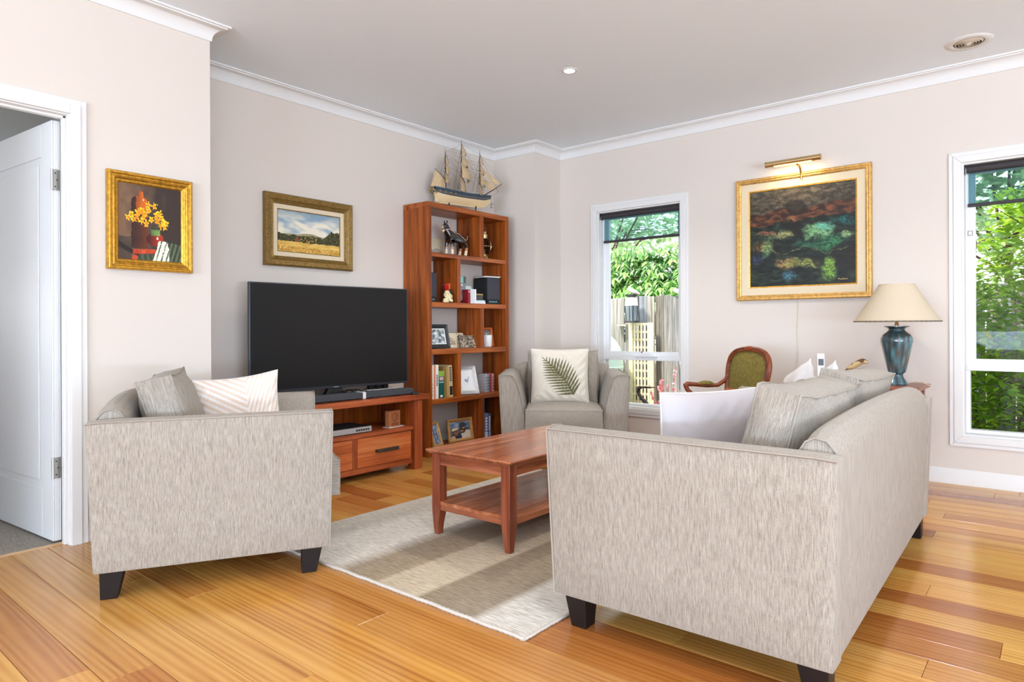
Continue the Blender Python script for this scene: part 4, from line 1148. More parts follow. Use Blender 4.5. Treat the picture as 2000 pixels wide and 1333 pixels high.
# glossy brown and cream bird ornament behind the sofa cushions
r = thing('bird_ornament', 'small glossy brown and cream bird ornament peeping above the sofa cushion', 'ornament', (-1.0, 4.70, 0.655), radians(-10)); r.scale = (1.25, 1.25, 1.25)
me = skin_mesh([(-0.03, 0, 0.035), (0.03, 0, 0.035), (-0.055, 0, 0.055), (-0.03, 0, 0.085), (0.0, 0, 0.105), (0.025, 0, 0.121), (0.05, 0, 0.110)], [(0, 1), (0, 2), (2, 3), (3, 4), (4, 5), (5, 6)], [0.03, 0.03, 0.02, 0.017, 0.017, 0.017, 0.006], 2)
mesh_obj('body', me, M_glaze, r, lambda co: mixc((206, 180, 130), (96, 54, 26), 1.0 if co.z > 0.118 + 0.02 * nz(co.x * 60, co.y * 60, 0) or nz(co.x * 50, co.z * 50, 3) > 0.25 else (0.0 if co.z > 0.08 else 0.45)))
g = G()
for s in (-1, 1): g.lathe([(0.0, 0), (0.003, 0.001), (0.003, 0.003), (0, 0.004)], 10, (0.032, s * 0.014, 0.121), ax='Y')
g.build('eyes', M_black, r)

# ------------------------------------------------------------------ carved armchair with green velvet
r = thing('carved_armchair', 'carved cherry wood armchair upholstered in olive green velvet near the window', 'armchair', (-1.78, 4.33, 0), radians(-36.9)); r.scale = (1, 1, 0.98)
def mirror(pts): return pts + [(-x, z) for x, z in reversed(pts) if abs(x) > 1e-6]
half = [(-0.195, 0.50), (-0.207, 0.56), (-0.222, 0.66), (-0.233, 0.74), (-0.230, 0.79), (-0.205, 0.838), (-0.16, 0.868), (-0.10, 0.884), (-0.05, 0.889), (0.0, 0.891)]
out0 = mirror(half); out = []
for i_ in range(len(out0)):
    p0_, p1_, p2_, p3_ = [Vector((out0[(i_ + k_) % len(out0)][0], out0[(i_ + k_) % len(out0)][1], 0)) for k_ in (-1, 0, 1, 2)]
    for q_ in range(3):
        t_ = q_ / 3
        w_ = 0.5 * ((2 * p1_) + (p2_ - p0_) * t_ + (2 * p0_ - 5 * p1_ + 4 * p2_ - p3_) * t_ ** 2 + (3 * p1_ - p0_ - 3 * p2_ + p3_) * t_ ** 3)
        out.append((w_.x, w_.y))
BYK = 0.245
def by(z): return BYK - 0.055 + (z - 0.5) * 0.16
g = G(); g.tube([(x, by(z), z) for x, z in out], 0.0185, 10, closed=True); fb = g.build('back_frame', M_louis, r, smooth=50)
g = G(); g.tube([(x * 1.03, by(z) - 0.014, z + (0.008 if z > 0.8 else 0)) for x, z in out], 0.0075, 8, closed=True)
g.tube([(x * 0.965, by(z) - 0.016, z - (0.009 if z > 0.8 else 0)) for x, z in out], 0.005, 8, closed=True); g.build('frame_moulding', M_louis, fb, smooth=50)
g = G()
for k in range(5):
    a = radians(18 + k * 36); g.tube([(0.0, by(0.89) - 0.012, 0.885), (0.026 * cos(a) * 1.4, by(0.9) - 0.02, 0.888 + 0.016 * sin(a)), (0.045 * cos(a) * 1.2, by(0.9) - 0.012, 0.892 + 0.022 * sin(a))], [0.012, 0.011, 0.003], 8)
g.build('crest_carving', M_louis, fb, smooth=60)
g = G(); nr, na = 7, 40
def inner(t):
    L = len(out); k = t * L; i = int(k) % L; fr_ = k - int(k); a, b = out[i], out[(i + 1) % L]
    return (a[0] + (b[0] - a[0]) * fr_, a[1] + (b[1] - a[1]) * fr_)
for sgn_, nm in ((-1, 'back_pad'), (1, 'rear_cover')):
    g = G()
    def fn(u, v):
        x, z = inner(u); cx, cz = 0.0, 0.70
        s = v * 0.925; px, pz = cx + (x - cx) * s, cz + (z - cz) * s
        return (px, by(pz) + sgn_ * (0.006 + 0.026 * (1 - v ** 2.5)), pz)
    g.grid(na, nr, fn, closed=True); g.build(nm, M_velvet, r, smooth=70)
g = G()
for k in range(84):
    x, z = inner(k / 84); px, pz = x * 0.905, 0.70 + (z - 0.70) * 0.905
    g.lathe([(0.0045, 0), (0.003, 0.003), (0, 0.004)], 6, (px, by(pz) - 0.014, pz), ax='Y')
o = g.build('nail_trim', M_brass, r); o['kind'] = 'stuff'
for s in (-1, 1):
    g = G(); pts = [(s * 0.222, by(0.70) - 0.0, 0.70), (s * 0.226, by(0.66) - 0.02, 0.660), (s * 0.236, 0.14, 0.622), (s * 0.250, 0.06, 0.620), (s * 0.262, -0.03, 0.630), (s * 0.268, -0.085, 0.634), (s * 0.268, -0.105, 0.622)]
    g.tube(pts, [0.017, 0.016, 0.015, 0.015, 0.016, 0.018, 0.014], 10)
    g.tube([(s * 0.268, -0.095, 0.623), (s * 0.262, -0.085, 0.592), (s * 0.246, -0.045, 0.55), (s * 0.238, -0.03, 0.50), (s * 0.240, -0.06, 0.42)], [0.018, 0.016, 0.015, 0.017, 0.02], 10)
    arm = g.build('arm', M_louis, r, smooth=60)
    g = G(); g.grid(14, 8, lambda u, v: (s * 0.252 + 0.023 * cos(v * pi) , 0.115 - u * 0.125, 0.632 + 0.024 * sin(v * pi) * sqrt(max(0, 1 - (2 * u - 1) ** 2))))
    g.build('arm_pad', M_velvet, arm, smooth=70)
    g = G(); g.tube([(s * (0.207), by(0.52), 0.52), (s * 0.20, 0.19, 0.42), (s * 0.2, 0.22, 0.25), (s * 0.205, 0.265, 0.0)], [0.02, 0.024, 0.018, 0.013], 10); g.build('leg', M_louis, r, smooth=60)
    g = G(); g.tube([(s * 0.245, -0.235, 0.40), (s * 0.262, -0.262, 0.33), (s * 0.25, -0.25, 0.18), (s * 0.238, -0.24, 0.06), (s * 0.252, -0.262, 0.012)], [0.03, 0.03, 0.02, 0.013, 0.017], 10); g.build('leg', M_louis, r, smooth=60)
g = G(); sp = [(-0.21, 0.20), (0.21, 0.20), (0.262, -0.22), (0.20, -0.265), (0, -0.28), (-0.20, -0.265), (-0.262, -0.22)]
g.prism(sp, 0.355, 0.42, 'Z'); g.build('seat_rail', M_louis, r, bev=0.012, segs=3)
g = G(); g.prism([(x * 0.95, y * 0.95) for x, y in sp], 0.42, 0.475, 'Z'); g.build('seat_pad', M_velvet, r, bev=0.022, segs=4, smooth=60)

# ------------------------------------------------------------------ model sailing ship on the bookcase
r = thing('model_ship', 'model three masted sailing ship with tan sails on top of the bookcase', 'model ship', (-3.955, 4.110, 2.035), radians(77)); r.scale = (0.90, 0.95, 0.95)
def hull_row(t):
    # t 0 stern .. 1 bow ; returns half beam, keel z, deck z
    b = 0.050 * min(1, (0.55 + 2.2 * t)) * (1 - max(0, (t - 0.55) / 0.45) ** 2.2)
    kz = 0.052 + 0.05 * max(0, (t - 0.82) / 0.18) ** 2 + 0.03 * max(0, (0.22 - t) / 0.22) ** 2
    dz = 0.158 + 0.026 * (1 - t) ** 3 + 0.03 * max(0, t - .5) ** 1.6 * 2
    return b, kz, dz
LX0, LX1 = -0.30, 0.325
M_navy = C(48, 64, 80, 0.4); M_cream = C(222, 196, 150, 0.45)
NS, NP = 26, 9
def hullp(t, s, f0, f1, side):
    b, kz, dz = hull_row(t); q = f0 + (f1 - f0) * s
    z = kz + (dz - kz) * q
    wide = b * (sin(min(1, q * 1.1) * pi / 2) ** 0.9) * (1.0 if q < .75 else 1 - 0.12 * (q - .75) / .25)
    x = LX0 + (LX1 - LX0) * t + (0.02 * q if t > 0.97 else 0) - (0.035 * max(0, q - .6) if t < 0.03 else 0)
    return (x, side * wide, z)
for nm, f0, f1, m in (('lower_hull', 0.0, 0.56, M_cream), ('upper_hull', 0.56, 1.0, M_navy)):
    g = G()
    for sd_ in (-1, 1): g.grid(NS, NP, lambda u, v, sd_=sd_: hullp(u, v, f0, f1, sd_))
    for t in (0, 1): g.grid(1, NP, lambda u, v, t=t: hullp(t, v, f0, f1, 2 * u - 1))
    hl = g.build(nm, m, r, smooth=50, weld=0.0004)
g = G(); g.grid(NS, 2, lambda u, v: (lambda p: (p[0], p[1] * (2 * v - 1) * 0.96, p[2] - 0.012))(hullp(u, 1, 0.56, 1, 1))); g.build('deck', C(150, 104, 62), r)
g = G(); g.box(LX0 - 0.002, LX0 + 0.05, -0.002, 0.002, 0.03, 0.115); g.box(LX0, LX0 + 0.5, -0.002, 0.002, 0.046, 0.058); g.build('keel_and_rudder', M_cream, r)
for sd_ in (-1, 1):
    g = G(); g.tube([(lambda p: (p[0], p[1] * 1.02, p[2]))(hullp(k / 26, 0.30, 0.56, 1, sd_)) for k in range(27)], 0.0016, 5); g.build('gilt_strake', C(190, 152, 62, 0.35, 0.5), r)
    g = G(); g.tube([(lambda p: (p[0], p[1], p[2]))(hullp(k / 26, 1, 0.56, 1, sd_)) for k in range(27)], 0.0025, 5); g.build('bulwark_rail', C(96, 108, 112), r)
    for k in range(4):
        p = hullp(0.06 + 0.085 * k, 0.42, 0.56, 1, sd_); g = G()
        g.tube([(p[0] + 0.008 * cos(a), p[1] + sd_ * 0.0015, p[2] + 0.006 * sin(a)) for a in [2 * pi * q / 10 for q in range(10)]], 0.0018, 5, closed=True); g.build('gun_port', C(206, 170, 60, 0.35, 0.5), r)
    g = G(); g.tube([(LX0 - 0.03, sd_ * 0.012, 0.178), (LX0 - 0.036, sd_ * 0.024, 0.162), (LX0 - 0.018, sd_ * 0.034, 0.140), (LX0 + 0.004, sd_ * 0.036, 0.125)], [0.006, 0.008, 0.007, 0.004], 8); g.build('stern_carving', C(142, 118, 62, 0.4, 0.3), r)
M_spar = C(84, 44, 28, 0.5)
MASTS = [(-0.180, 0.50, 'mizzen'), (0.0, 0.605, 'main'), (0.212, 0.545, 'fore')]
for mx_, mz, _ in MASTS:
    g = G(); g.tube([(mx_, 0, 0.12), (mx_ - 0.003, 0, 0.33), (mx_ - 0.005, 0, mz), (mx_ - 0.006, 0, mz + 0.045)], [0.0058, 0.0048, 0.003, 0.0008], 8); ms = g.build('mast', M_spar, r, smooth=60)
    g = G()
    for zz in (0.30, 0.43): g.lathe([(0.0, 0), (0.011, 0), (0.013, 0.005), (0.0, 0.006)], 10, (mx_ - 0.003, 0, zz * mz / 0.6)); 
    g.build('mast_tops', M_spar, ms)
g = G(); g.tube([(0.27, 0, 0.178), (0.40, 0, 0.255), (0.475, 0, 0.305)], [0.0058, 0.0042, 0.002], 8); g.tube([(0.41, 0, 0.258), (0.425, 0, 0.215)], 0.002, 5); g.build('bowsprit', M_spar, r)
g = G(); g.tube([(-0.178, 0, 0.172), (-0.352, 0, 0.178)], [0.004, 0.003], 6); g.build('boom', M_spar, r)
g = G(); g.tube([(-0.184, 0, 0.262), (-0.30, 0, 0.345)], [0.004, 0.003], 6); g.build('gaff', M_spar, r)
M_sail = mat('tan_sailcloth', (206, 180, 140), 0.9, vary=0.07, vs=60, bmp=0.1, bs=600)
def sail(a, b, c, d, bulge, n=7):
    A, B_, Cc, D = map(Vector, (a, b, c, d)); nn = (B_ - A).cross(D - A).normalized() if (B_ - A).length > 1e-6 else (Cc - A).cross(D - A).normalized()
    if nn.x < 0: nn = -nn
    def fn(u, v):
        p = A.lerp(B_, u).lerp(D.lerp(Cc, u), v)
        p = p + nn * bulge * sin(pi * min(1, v * 0.62 + 0.02)) * (1 - (2 * u - 1) ** 2 * 0.75)
        return p
    g = G(); g.grid(n, n, fn); return g.build('sail', M_sail, r, smooth=80)
def square_sails(mx_, rows, brace):
    for (zt, zb, wt, wb, bl) in rows:
        ca, sa = cos(brace), sin(brace)
        def P(w_, z): return (mx_ + 0.008 + sa * w_, ca * w_, z)
        sail(P(-wt, zt), P(wt, zt), P(wb, zb), P(-wb, zb), bl)
        g = G(); g.tube([P(-wt - 0.012, zt + 0.003), P(0, zt + 0.004), P(wt + 0.012, zt + 0.003)], [0.0015, 0.003, 0.0015], 6); g.build('yard', M_spar, r)
BR = radians(45)
square_sails(0.0, [(0.588, 0.508, 0.055, 0.070, 0.035), (0.500, 0.398, 0.082, 0.100, 0.055), (0.425, 0.278, 0.112, 0.135, 0.075), (0.290, 0.165, 0.130, 0.118, 0.03)], BR)
square_sails(-0.180, [(0.470, 0.405, 0.035, 0.046, 0.022), (0.398, 0.315, 0.05, 0.062, 0.03), (0.312, 0.225, 0.066, 0.074, 0.025)], BR)
square_sails(0.212, [(0.520, 0.452, 0.04, 0.05, 0.025), (0.440, 0.360, 0.058, 0.07, 0.035), (0.372, 0.252, 0.08, 0.094, 0.045), (0.250, 0.158, 0.09, 0.082, 0.015)], BR)
sail((-0.186, 0, 0.268), (-0.292, 0, 0.340), (-0.348, 0, 0.182), (-0.182, 0, 0.178), 0.0)
for a, b, c in (((0.232, 0.004, 0.425), (0.462, 0.0, 0.303), (0.375, 0.014, 0.290)), ((0.225, 0.0, 0.345), (0.405, 0, 0.262), (0.335, 0.014, 0.235)), ((0.352, 0.006, 0.262), (0.44, 0, 0.285), (0.30, 0.01, 0.205))):
    sail(a, a, b, c, 0.008)
g = G(); tips = [(m_[0] - 0.005, 0, m_[1]) for m_ in MASTS]
def line(a, b): g.tube([a, b], 0.0007, 4)
for p in ((tips[0], tips[1]), (tips[1], tips[2]), (tips[2], (0.475, 0, 0.305)), (tips[2], (0.40, 0, 0.255)), (tips[0], (-0.352, 0, 0.178)), (tips[1], (0.208, 0, 0.35)), (tips[1], (0.208, 0, 0.25)), (tips[0], (-0.004, 0, 0.42)), (tips[0], (-0.004, 0, 0.3)),
          ((-0.352, 0, 0.178), (-0.26, 0.03, 0.165)), ((-0.352, 0, 0.178), (-0.26, -0.03, 0.165)), ((0.475, 0, 0.305), (0.425, 0, 0.215)), ((0.425, 0, 0.215), (0.33, 0, 0.16))): line(*p)
for mx_, mz, _ in MASTS:
    for s in (-1, 1):
        for k in range(5): line((mx_ - 0.004, 0, mz * 0.72), (mx_ - 0.03 + 0.012 * k, s * 0.045, 0.165))
        for k in range(3): line((mx_ - 0.004, 0, mz * 0.98), (mx_ - 0.055 - 0.012 * k, s * 0.044, 0.165))
        for k in range(6):
            f_ = k / 7; line((mx_ - 0.03 + 0.024 * f_, s * 0.045 * (1 - f_), 0.175 + (mz * 0.72 - 0.175) * f_), (mx_ + 0.018 - 0.02 * f_, s * 0.045 * (1 - f_), 0.175 + (mz * 0.72 - 0.175) * f_))
        for k in range(3 if mx_ > -0.1 else 0): line((mx_ + 0.01, s * (0.09 - 0.02 * k), mz * (0.5 + 0.16 * k)), (mx_ - 0.17, s * 0.01, mz * (0.62 + 0.12 * k)))
o = g.build('rigging', C(70, 62, 54, 0.8), r); o['kind'] = 'stuff'
g = G(); g.tube([(0.318, -0.03, 0.175), (0.318, -0.032, 0.065)], 0.0008, 4); g.tube([(0.318, -0.032, 0.10), (0.318, -0.032, 0.055)], 0.0022, 6); g.tube([(0.296, -0.032, 0.088), (0.340, -0.032, 0.096)], 0.002, 6); g.tube([(0.308, -0.032, 0.062), (0.318, -0.032, 0.053), (0.328, -0.032, 0.062)], 0.002, 6); g.build('anchor', C(60, 50, 44), r)
for x in (-0.148, 0.158): G().lathe([(0.010, 0.003), (0.010, 0.008), (0.006, 0.02), (0.008, 0.045), (0.011, 0.058)], 14, (x, 0, 0)).build('stand_post', M_black, r, smooth=40)
G().box(-0.24, 0.27, -0.032, 0.032, 0, 0.004).build('stand_board', M_redy, r)
g = G()
for x, w_ in ((-0.10, 0.022), (-0.02, 0.028), (0.10, 0.02)): g.box(x - w_, x + w_, -0.016, 0.016, 0.14, 0.176)
o = g.build('deck_houses', C(206, 190, 164), r); o['kind'] = 'stuff'

# ------------------------------------------------------------------ things on the bookcase shelves
def photo_frame(name, label, loc, rz, w, h, fwid, mf, fn, lean=10, matw=0.0, matm=None, nx=44, ny=40, dep=0.014, cat='photo frame'):
    r = thing(name, label, cat, loc, 0); r.rotation_euler = (radians(-lean), 0, rz)
    ring_frame(w, h, [(0, 0.004), (0, -dep), (fwid * 0.5, -dep - 0.003), (fwid, -dep * 0.6), (fwid, 0.004)]).build('frame', mf, r, bev=0.001)
    a = fwid
    if matw:
        ring_frame(w - 2 * a, h - 2 * a, [(0, 0), (0, -dep * 0.5), (matw, -dep * 0.5 + 0.001), (matw, 0)]).build('mount', matm or M_white, r).location = (0, 0, a)
        a += matw
    canvas('print', w - 2 * a + 0.002, h - 2 * a + 0.002, nx, ny, fn, r, -0.0035, a - 0.001, M_print)
    G().box(-w / 2 + 0.004, w / 2 - 0.004, 0.0, 0.004, 0.004, h - 0.004).build('backing', M_black, r)
    lg = G().box(-0.012, 0.012, 0.004, 0.007, 0.0, h * 0.62).build('easel_strut', M_black, r)
    lg.location = (0, 0.002, h * 0.02); lg.rotation_euler = (0, 0, 0)
    return r
def hazy_figs(seed, dark_, light_, warm=(200, 180, 160)):
    def fn(u, v):
        n = nz(u * 5 + seed, v * 5, seed) + 0.6 * nz(u * 14, v * 14, seed + 2) + 0.3 * nz(u * 40, v * 40, seed)
        c = mixc(dark_, light_, 0.5 + n * 0.9)
        if nz(u * 9 + 2, v * 9, seed + 5) > 0.32: c = mixc(c, warm, 0.6)
        return c
    return fn
def couple(u, v):
    c = mixc((96, 118, 150), (160, 176, 196), 0.5 + nz(u * 4, v * 7, 1)) if v > 0.62 else mixc((64, 78, 92), (110, 120, 128), 0.5 + nz(u * 7, v * 9, 4))
    if ell(u, v, .82, .14, .3, .32) < 1: c = (226, 220, 204)
    if ell(u, v, .30, .08, .26, .28) < 1: c = (52, 54, 66)
    if ell(u, v, .14, .06, .1, .14) < 1: c = (204, 170, 150)
    if ell(u, v, .62, .50, .145, .22) < 1: c = (86, 58, 46) if v < .6 else (54, 56, 62)
    if ell(u, v, .66, .60, .05, .06) < 1: c = (196, 150, 118)
    if ell(u, v, .62, .80, .17, .14) < 1 and v > .7: c = (66, 70, 80)
    if abs(v - .70) < .035 and abs(u - .62) < .22: c = (58, 60, 70)
    if ell(u, v, .29, .34, .11, .15) < 1: c = (150, 98, 72)
    if ell(u, v, .25, .52, .17, .12) < 1 and v > .46: c = (226, 208, 170)
    if abs(v - .47 - (u - .25) * .3) < .025 and abs(u - .25) < .2: c = (60, 44, 36)
    if ell(u, v, .58, .42, .08, .03) < 1: c = (210, 176, 160)
    return c
def wren(u, v):
    c = (244, 246, 248)
    if ell(u, v, .47, .47, .17, .085) < 1: c = mixc((140, 156, 180), (196, 206, 222), 0.5 + nz(u * 30, v * 30))
    if ell(u, v, .36, .52, .07, .05) < 1: c = (128, 146, 172)
    if seg_d(u, v, .58, .52, .68, .66)[0] < .028: c = (132, 146, 168)
    if seg_d(u, v, .48, .40, .47, .30)[0] < .008: c = (150, 150, 156)
    return c
CB = thing   # short alias
RZ = radians(90)        # shelf items face +x, into the room
# top row
r = CB('picture_tile', 'cream picture panel with grey hill shapes leaning at the back of the top shelf', 'picture', (-4.07, 3.86, 1.637), 0); r.rotation_euler = (radians(-8), 0, RZ)
def hills_tile(u, v): return (172, 162, 150) if v < 0.34 + 0.16 * sin(u * 9 + 1.2) * (1 - u * .4) + 0.16 * exp(-((u - .47) / .06) ** 2) else (222, 208, 178)
G().box(-0.145, 0.145, 0.0, 0.008, 0, 0.155).build('panel', M_linen, r, bev=0.001)
canvas('print', 0.288, 0.153, 60, 40, hills_tile, r, -0.0008, 0.001, M_print)
r = CB('horse_figurine', 'glossy black and brown draught horse figurine on the top shelf', 'figurine', (-3.945, 4.005, 1.636), radians(-86))
V = [(-.095, 0, .158), (-.02, 0, .150), (.055, 0, .160), (.088, 0, .195), (.104, 0, .226), (.112, 0, .256), (.130, 0, .248), (.142, 0, .205), (.146, 0, .188),
     (.062, .028, .125), (.066, .031, .075), (.064, .032, .03), (.072, .033, .006), (.062, -.028, .125), (.070, -.031, .075), (.066, -.032, .03), (.074, -.033, .006),
     (-.098, .028, .128), (-.122, .033, .08), (-.108, .034, .03), (-.102, .034, .006), (-.098, -.028, .128), (-.122, -.033, .08), (-.108, -.034, .03), (-.102, -.034, .006),
     (-.138, 0, .165), (-.158, 0, .13), (-.162, 0, .095)]
Ed = [(0, 1), (1, 2), (2, 3), (3, 4), (4, 5), (5, 6), (6, 7), (7, 8), (2, 9), (9, 10), (10, 11), (11, 12), (2, 13), (13, 14), (14, 15), (15, 16), (0, 17), (17, 18), (18, 19), (19, 20), (0, 21), (21, 22), (22, 23), (23, 24), (0, 25), (25, 26), (26, 27)]
Rr = [.046, .044, .046, .036, .028, .020, .022, .014, .011] + [.022, .014, .013, .019] * 2 + [.027, .014, .013, .019] * 2 + [.010, .012, .006]
def horsecol(co):
    if co.z < .052: return (232, 208, 172)
    if co.z < .075: return (176, 120, 76)
    if co.x > .128 and co.z > .215 and abs(co.y) < .007: return (236, 212, 178)
    if co.x > .13 and co.z < .208: return (226, 196, 160)
    return mixc((22, 18, 17), (64, 36, 22), 0.35 + 1.3 * nz(co.x * 30, co.y * 30, co.z * 22))
mesh_obj('body', skin_mesh(V, Ed, Rr, 2, 1), M_glaze, r, horsecol)
for s in (-1, 1):
    G().lathe([(0.006, 0), (0.007, 0.008), (0.0, 0.026)], 8, (.110, s * .014, .268)).build('ear', M_black, r, smooth=60)
g = G()
for s in (-1, 1): g.tube([(.138, s * .014, .205), (.105, s * .036, .215), (.05, s * .047, .19), (.0, s * .049, .185), (-.05, s * .05, .16), (-.09, s * .05, .14), (-.125, s * .035, .15), (-.15, s * .02, .185)], 0.0022, 6)
g.build('reins', C(226, 200, 176), r, smooth=60)
G().tube([(.075, .042 * cos(a), .172 + .046 * sin(a)) for a in [2 * pi * k / 16 for k in range(16)]], 0.006, 8, closed=True).build('collar', C(40, 30, 28, 0.3), r, smooth=60)
r = CB('brass_lantern', 'brass ship lantern with round glass globe in the top right compartment', 'lantern', (-3.96, 4.395, 1.636), 0)
G().lathe([(0, 0), (.048, 0), (.05, .01), (.036, .03), (.034, .045), (0, .045)], 24).build('lantern_base', M_brass, r, smooth=40)
def globeglass():
    return glassmat('lantern_glass', (214, 214, 222), rough=0.03)
G().lathe([(.03, .045)] + [(.078 * sin(a), .115 - .078 * cos(a)) for a in [radians(25 + 13 * k) for k in range(11)]] + [(.028, .19)], 32).build('glass_globe', globeglass(), r, smooth=60)
G().lathe([(.030, .186), (.034, .19), (.034, .225), (.026, .232), (.026, .25), (.016, .262), (0, .264)], 24).build('chimney_cap', M_brassl, r, smooth=40)
g = G()
for a in (0, pi / 2): g.tube([((.086 * sin(b)) * cos(a), (.086 * sin(b)) * sin(a), .115 - .086 * cos(b)) for b in [2 * pi * k / 30 for k in range(30)]], .0022, 6, closed=True)
g.tube([(.086 * cos(b), .086 * sin(b), .115) for b in [2 * pi * k / 30 for k in range(30)]], .002, 6, closed=True); g.build('guard_wires', M_brassl, r, smooth=60)
g = G(); g.tube([(0, .036 * cos(b), .235 + .055 * sin(b)) for b in [pi * k / 14 for k in range(15)]], .0024, 6); g.build('carry_handle', M_brass, r, smooth=60)
G().lathe([(0, .045), (.012, .05), (.012, .09), (.004, .10), (0, .10)], 12).build('burner', M_brass, r, smooth=40)

# second row
def speaker(name, label, loc, rz, w, d_, h):
    r = CB(name, label, 'speaker', loc, rz)
    G().box(-w / 2, w / 2, 0, d_, 0.004, h).build('cabinet', M_blackm, r, bev=0.003)
    G().box(-w / 2 + 0.004, w / 2 - 0.004, -0.008, 0.0, 0.045, h - 0.006).build('grille', M_grille, r, bev=0.003)
    b_ = G().box(-w / 2 + 0.004, w / 2 - 0.004, -0.006, 0.0, 0.008, 0.043).build('badge_panel', M_blackm, r)
    g = G()
    for k in range(5): g.box(-w * .32 + k * w * .12, -w * .25 + k * w * .12, -0.0068, -0.006, 0.018, 0.032 - 0.004 * (k % 2))
    g.build('badge_letters', C(120, 170, 165, 0.3), b_)
    return r
speaker('speaker', 'grey fronted bookshelf speaker at the left of the second shelf', (-3.93, 3.718, 1.237), RZ, 0.12, 0.17, 0.245)
speaker('speaker', 'black bookshelf speaker with magazines on top at the right of the second shelf', (-3.915, 4.466, 1.237), radians(80), 0.15, 0.19, 0.242)
for k, (c, dz) in enumerate((((206, 208, 210), 0), ((150, 140, 128), 0.005))):
    r = CB('magazine', ('grey magazine lying on the right hand speaker, under the other' if k == 0 else 'brown magazine lying topmost on the right hand speaker'), 'magazine', (-3.985 + 0.01 * k, 4.47, 1.480 + dz), radians(70 + 6 * k))
    G().box(-0.085, 0.085, -0.07, 0.07, 0.0, 0.0045).build('pages', M_white, r); G().box(-0.086, 0.086, -0.071, 0.071, 0.0042, 0.0050).build('cover', C(*c), r)
r = CB('seated_figurine', 'small cream carved figure seated on the second shelf', 'figurine', (-3.87, 3.838, 1.237), radians(80))
me = skin_mesh([(0, 0, .026), (0, 0, .055), (0, -.002, .078), (0, -.004, .102), (-.028, -.006, .066), (-.034, -.024, .048), (-.012, -.036, .05), (.028, -.006, .066), (.034, -.024, .046), (.012, -.036, .044), (-.022, -.03, .018), (-.03, -.045, .008), (.022, -.03, .018), (.028, -.045, .008)],
               [(0, 1), (1, 2), (2, 3), (2, 4), (4, 5), (5, 6), (2, 7), (7, 8), (8, 9), (0, 10), (10, 11), (0, 12), (12, 13)], [.028, .022, .015, .017, .010, .009, .007, .010, .009, .007, .013, .009, .013, .009], 2)
mesh_obj('body', me, M_glaze, r, lambda co: mixc((196, 178, 134), (236, 222, 184), 0.5 + nz(co.x * 60, co.y * 60, co.z * 60)))
G().lathe([(0, 0), (.024, 0), (.028, .012), (.02, .03), (.012, .034), (0, .034)], 14, (-.03, -.028, 0.0), sy=.8).build('basket', C(214, 196, 150), r, smooth=50)
r = CB('carved_ornament', 'tall red and orange carved ornament behind the cream figure', 'ornament', (-3.96, 3.94, 1.237), radians(75))
def redcol(co): return mixc((176, 24, 22), (226, 104, 60), 1 if co.x > -0.012 + 0.015 * sin(co.z * 60) else 0) if nz(co.x * 20, co.y * 20, co.z * 90) < .2 else (120, 60, 34)
g = G(); n = 20; v = []; pr2 = [(.0, 0), (.03, 0), (.034, .01), (.028, .03), (.033, .06), (.027, .09), (.034, .12), (.044, .145), (.046, .158), (.036, .165), (0, .166)]
for rr, z in pr2: v += [(rr * cos(2 * pi * k / n) * 1.15, rr * .7 * sin(2 * pi * k / n), z) for k in range(n)]
g.add(v, [(i * n + k, i * n + (k + 1) % n, (i + 1) * n + (k + 1) % n, (i + 1) * n + k) for i in range(len(pr2) - 1) for k in range(n)]); g.c = [redcol(Vector(q)) for q in v]
g.build('body', M_glaze, r, smooth=50)
G().lathe([(0, 0), (.008, .002), (.012, .012), (.008, .02), (0, .022)], 10, (.046, 0, .15)).build('carved_head', C(226, 150, 120), r, smooth=50)
r = CB('pebble_bottle', 'small dark glass bottle beside the red carved ornament', 'bottle', (-3.93, 3.915 + .0, 1.237)); r.location = (-3.90, 3.912, 1.237)
G().lathe([(0, 0), (.015, 0), (.017, .01), (.017, .075), (.009, .09), (.008, .105), (.011, .108), (.011, .114), (0, .115)], 16).build('glass', C(40, 46, 42, 0.1), r, smooth=50)
G().lathe([(.0172, .02), (.0176, .02), (.0176, .065), (.0172, .065)], 16).build('label', C(112, 110, 92), r, smooth=50)
r = CB('mini_stereo', 'silver and teal mini stereo with a round dial on the second shelf', 'stereo', (-3.945, 4.065, 1.237), radians(86))
G().box(-0.085, 0.072, 0, 0.16, 0.004, 0.236).build('case', C(120, 128, 132, 0.35, 0.3), r, bev=0.003)
G().box(-0.082, 0.04, -0.004, 0, 0.178, 0.232).build('display', C(120, 186, 178, 0.15), r); G().box(0.042, 0.069, -0.004, 0, 0.178, 0.232).build('side_keys', C(70, 84, 84), r)
for k in range(3): G().lathe([(0, 0), (.011, 0), (.011, .006), (0, .007)], 16, (-0.06 + .04 * k, -.007, .158), ax='Y').build('button', M_silver, r, smooth=40)
G().lathe([(0, -.0), (.026, 0), (.026, .010), (.02, .014), (0, .014)], 28, (-.045, -.013, .112), ax='Y').build('dial', M_white, r, smooth=40)
G().box(-0.082, 0.03, -0.003, 0, 0.035, 0.078).build('disc_door', C(150, 160, 166, 0.2, 0.4), r)
G().box(-0.082, 0.069, -0.003, 0, 0.006, 0.026).build('lower_panel', M_black, r)

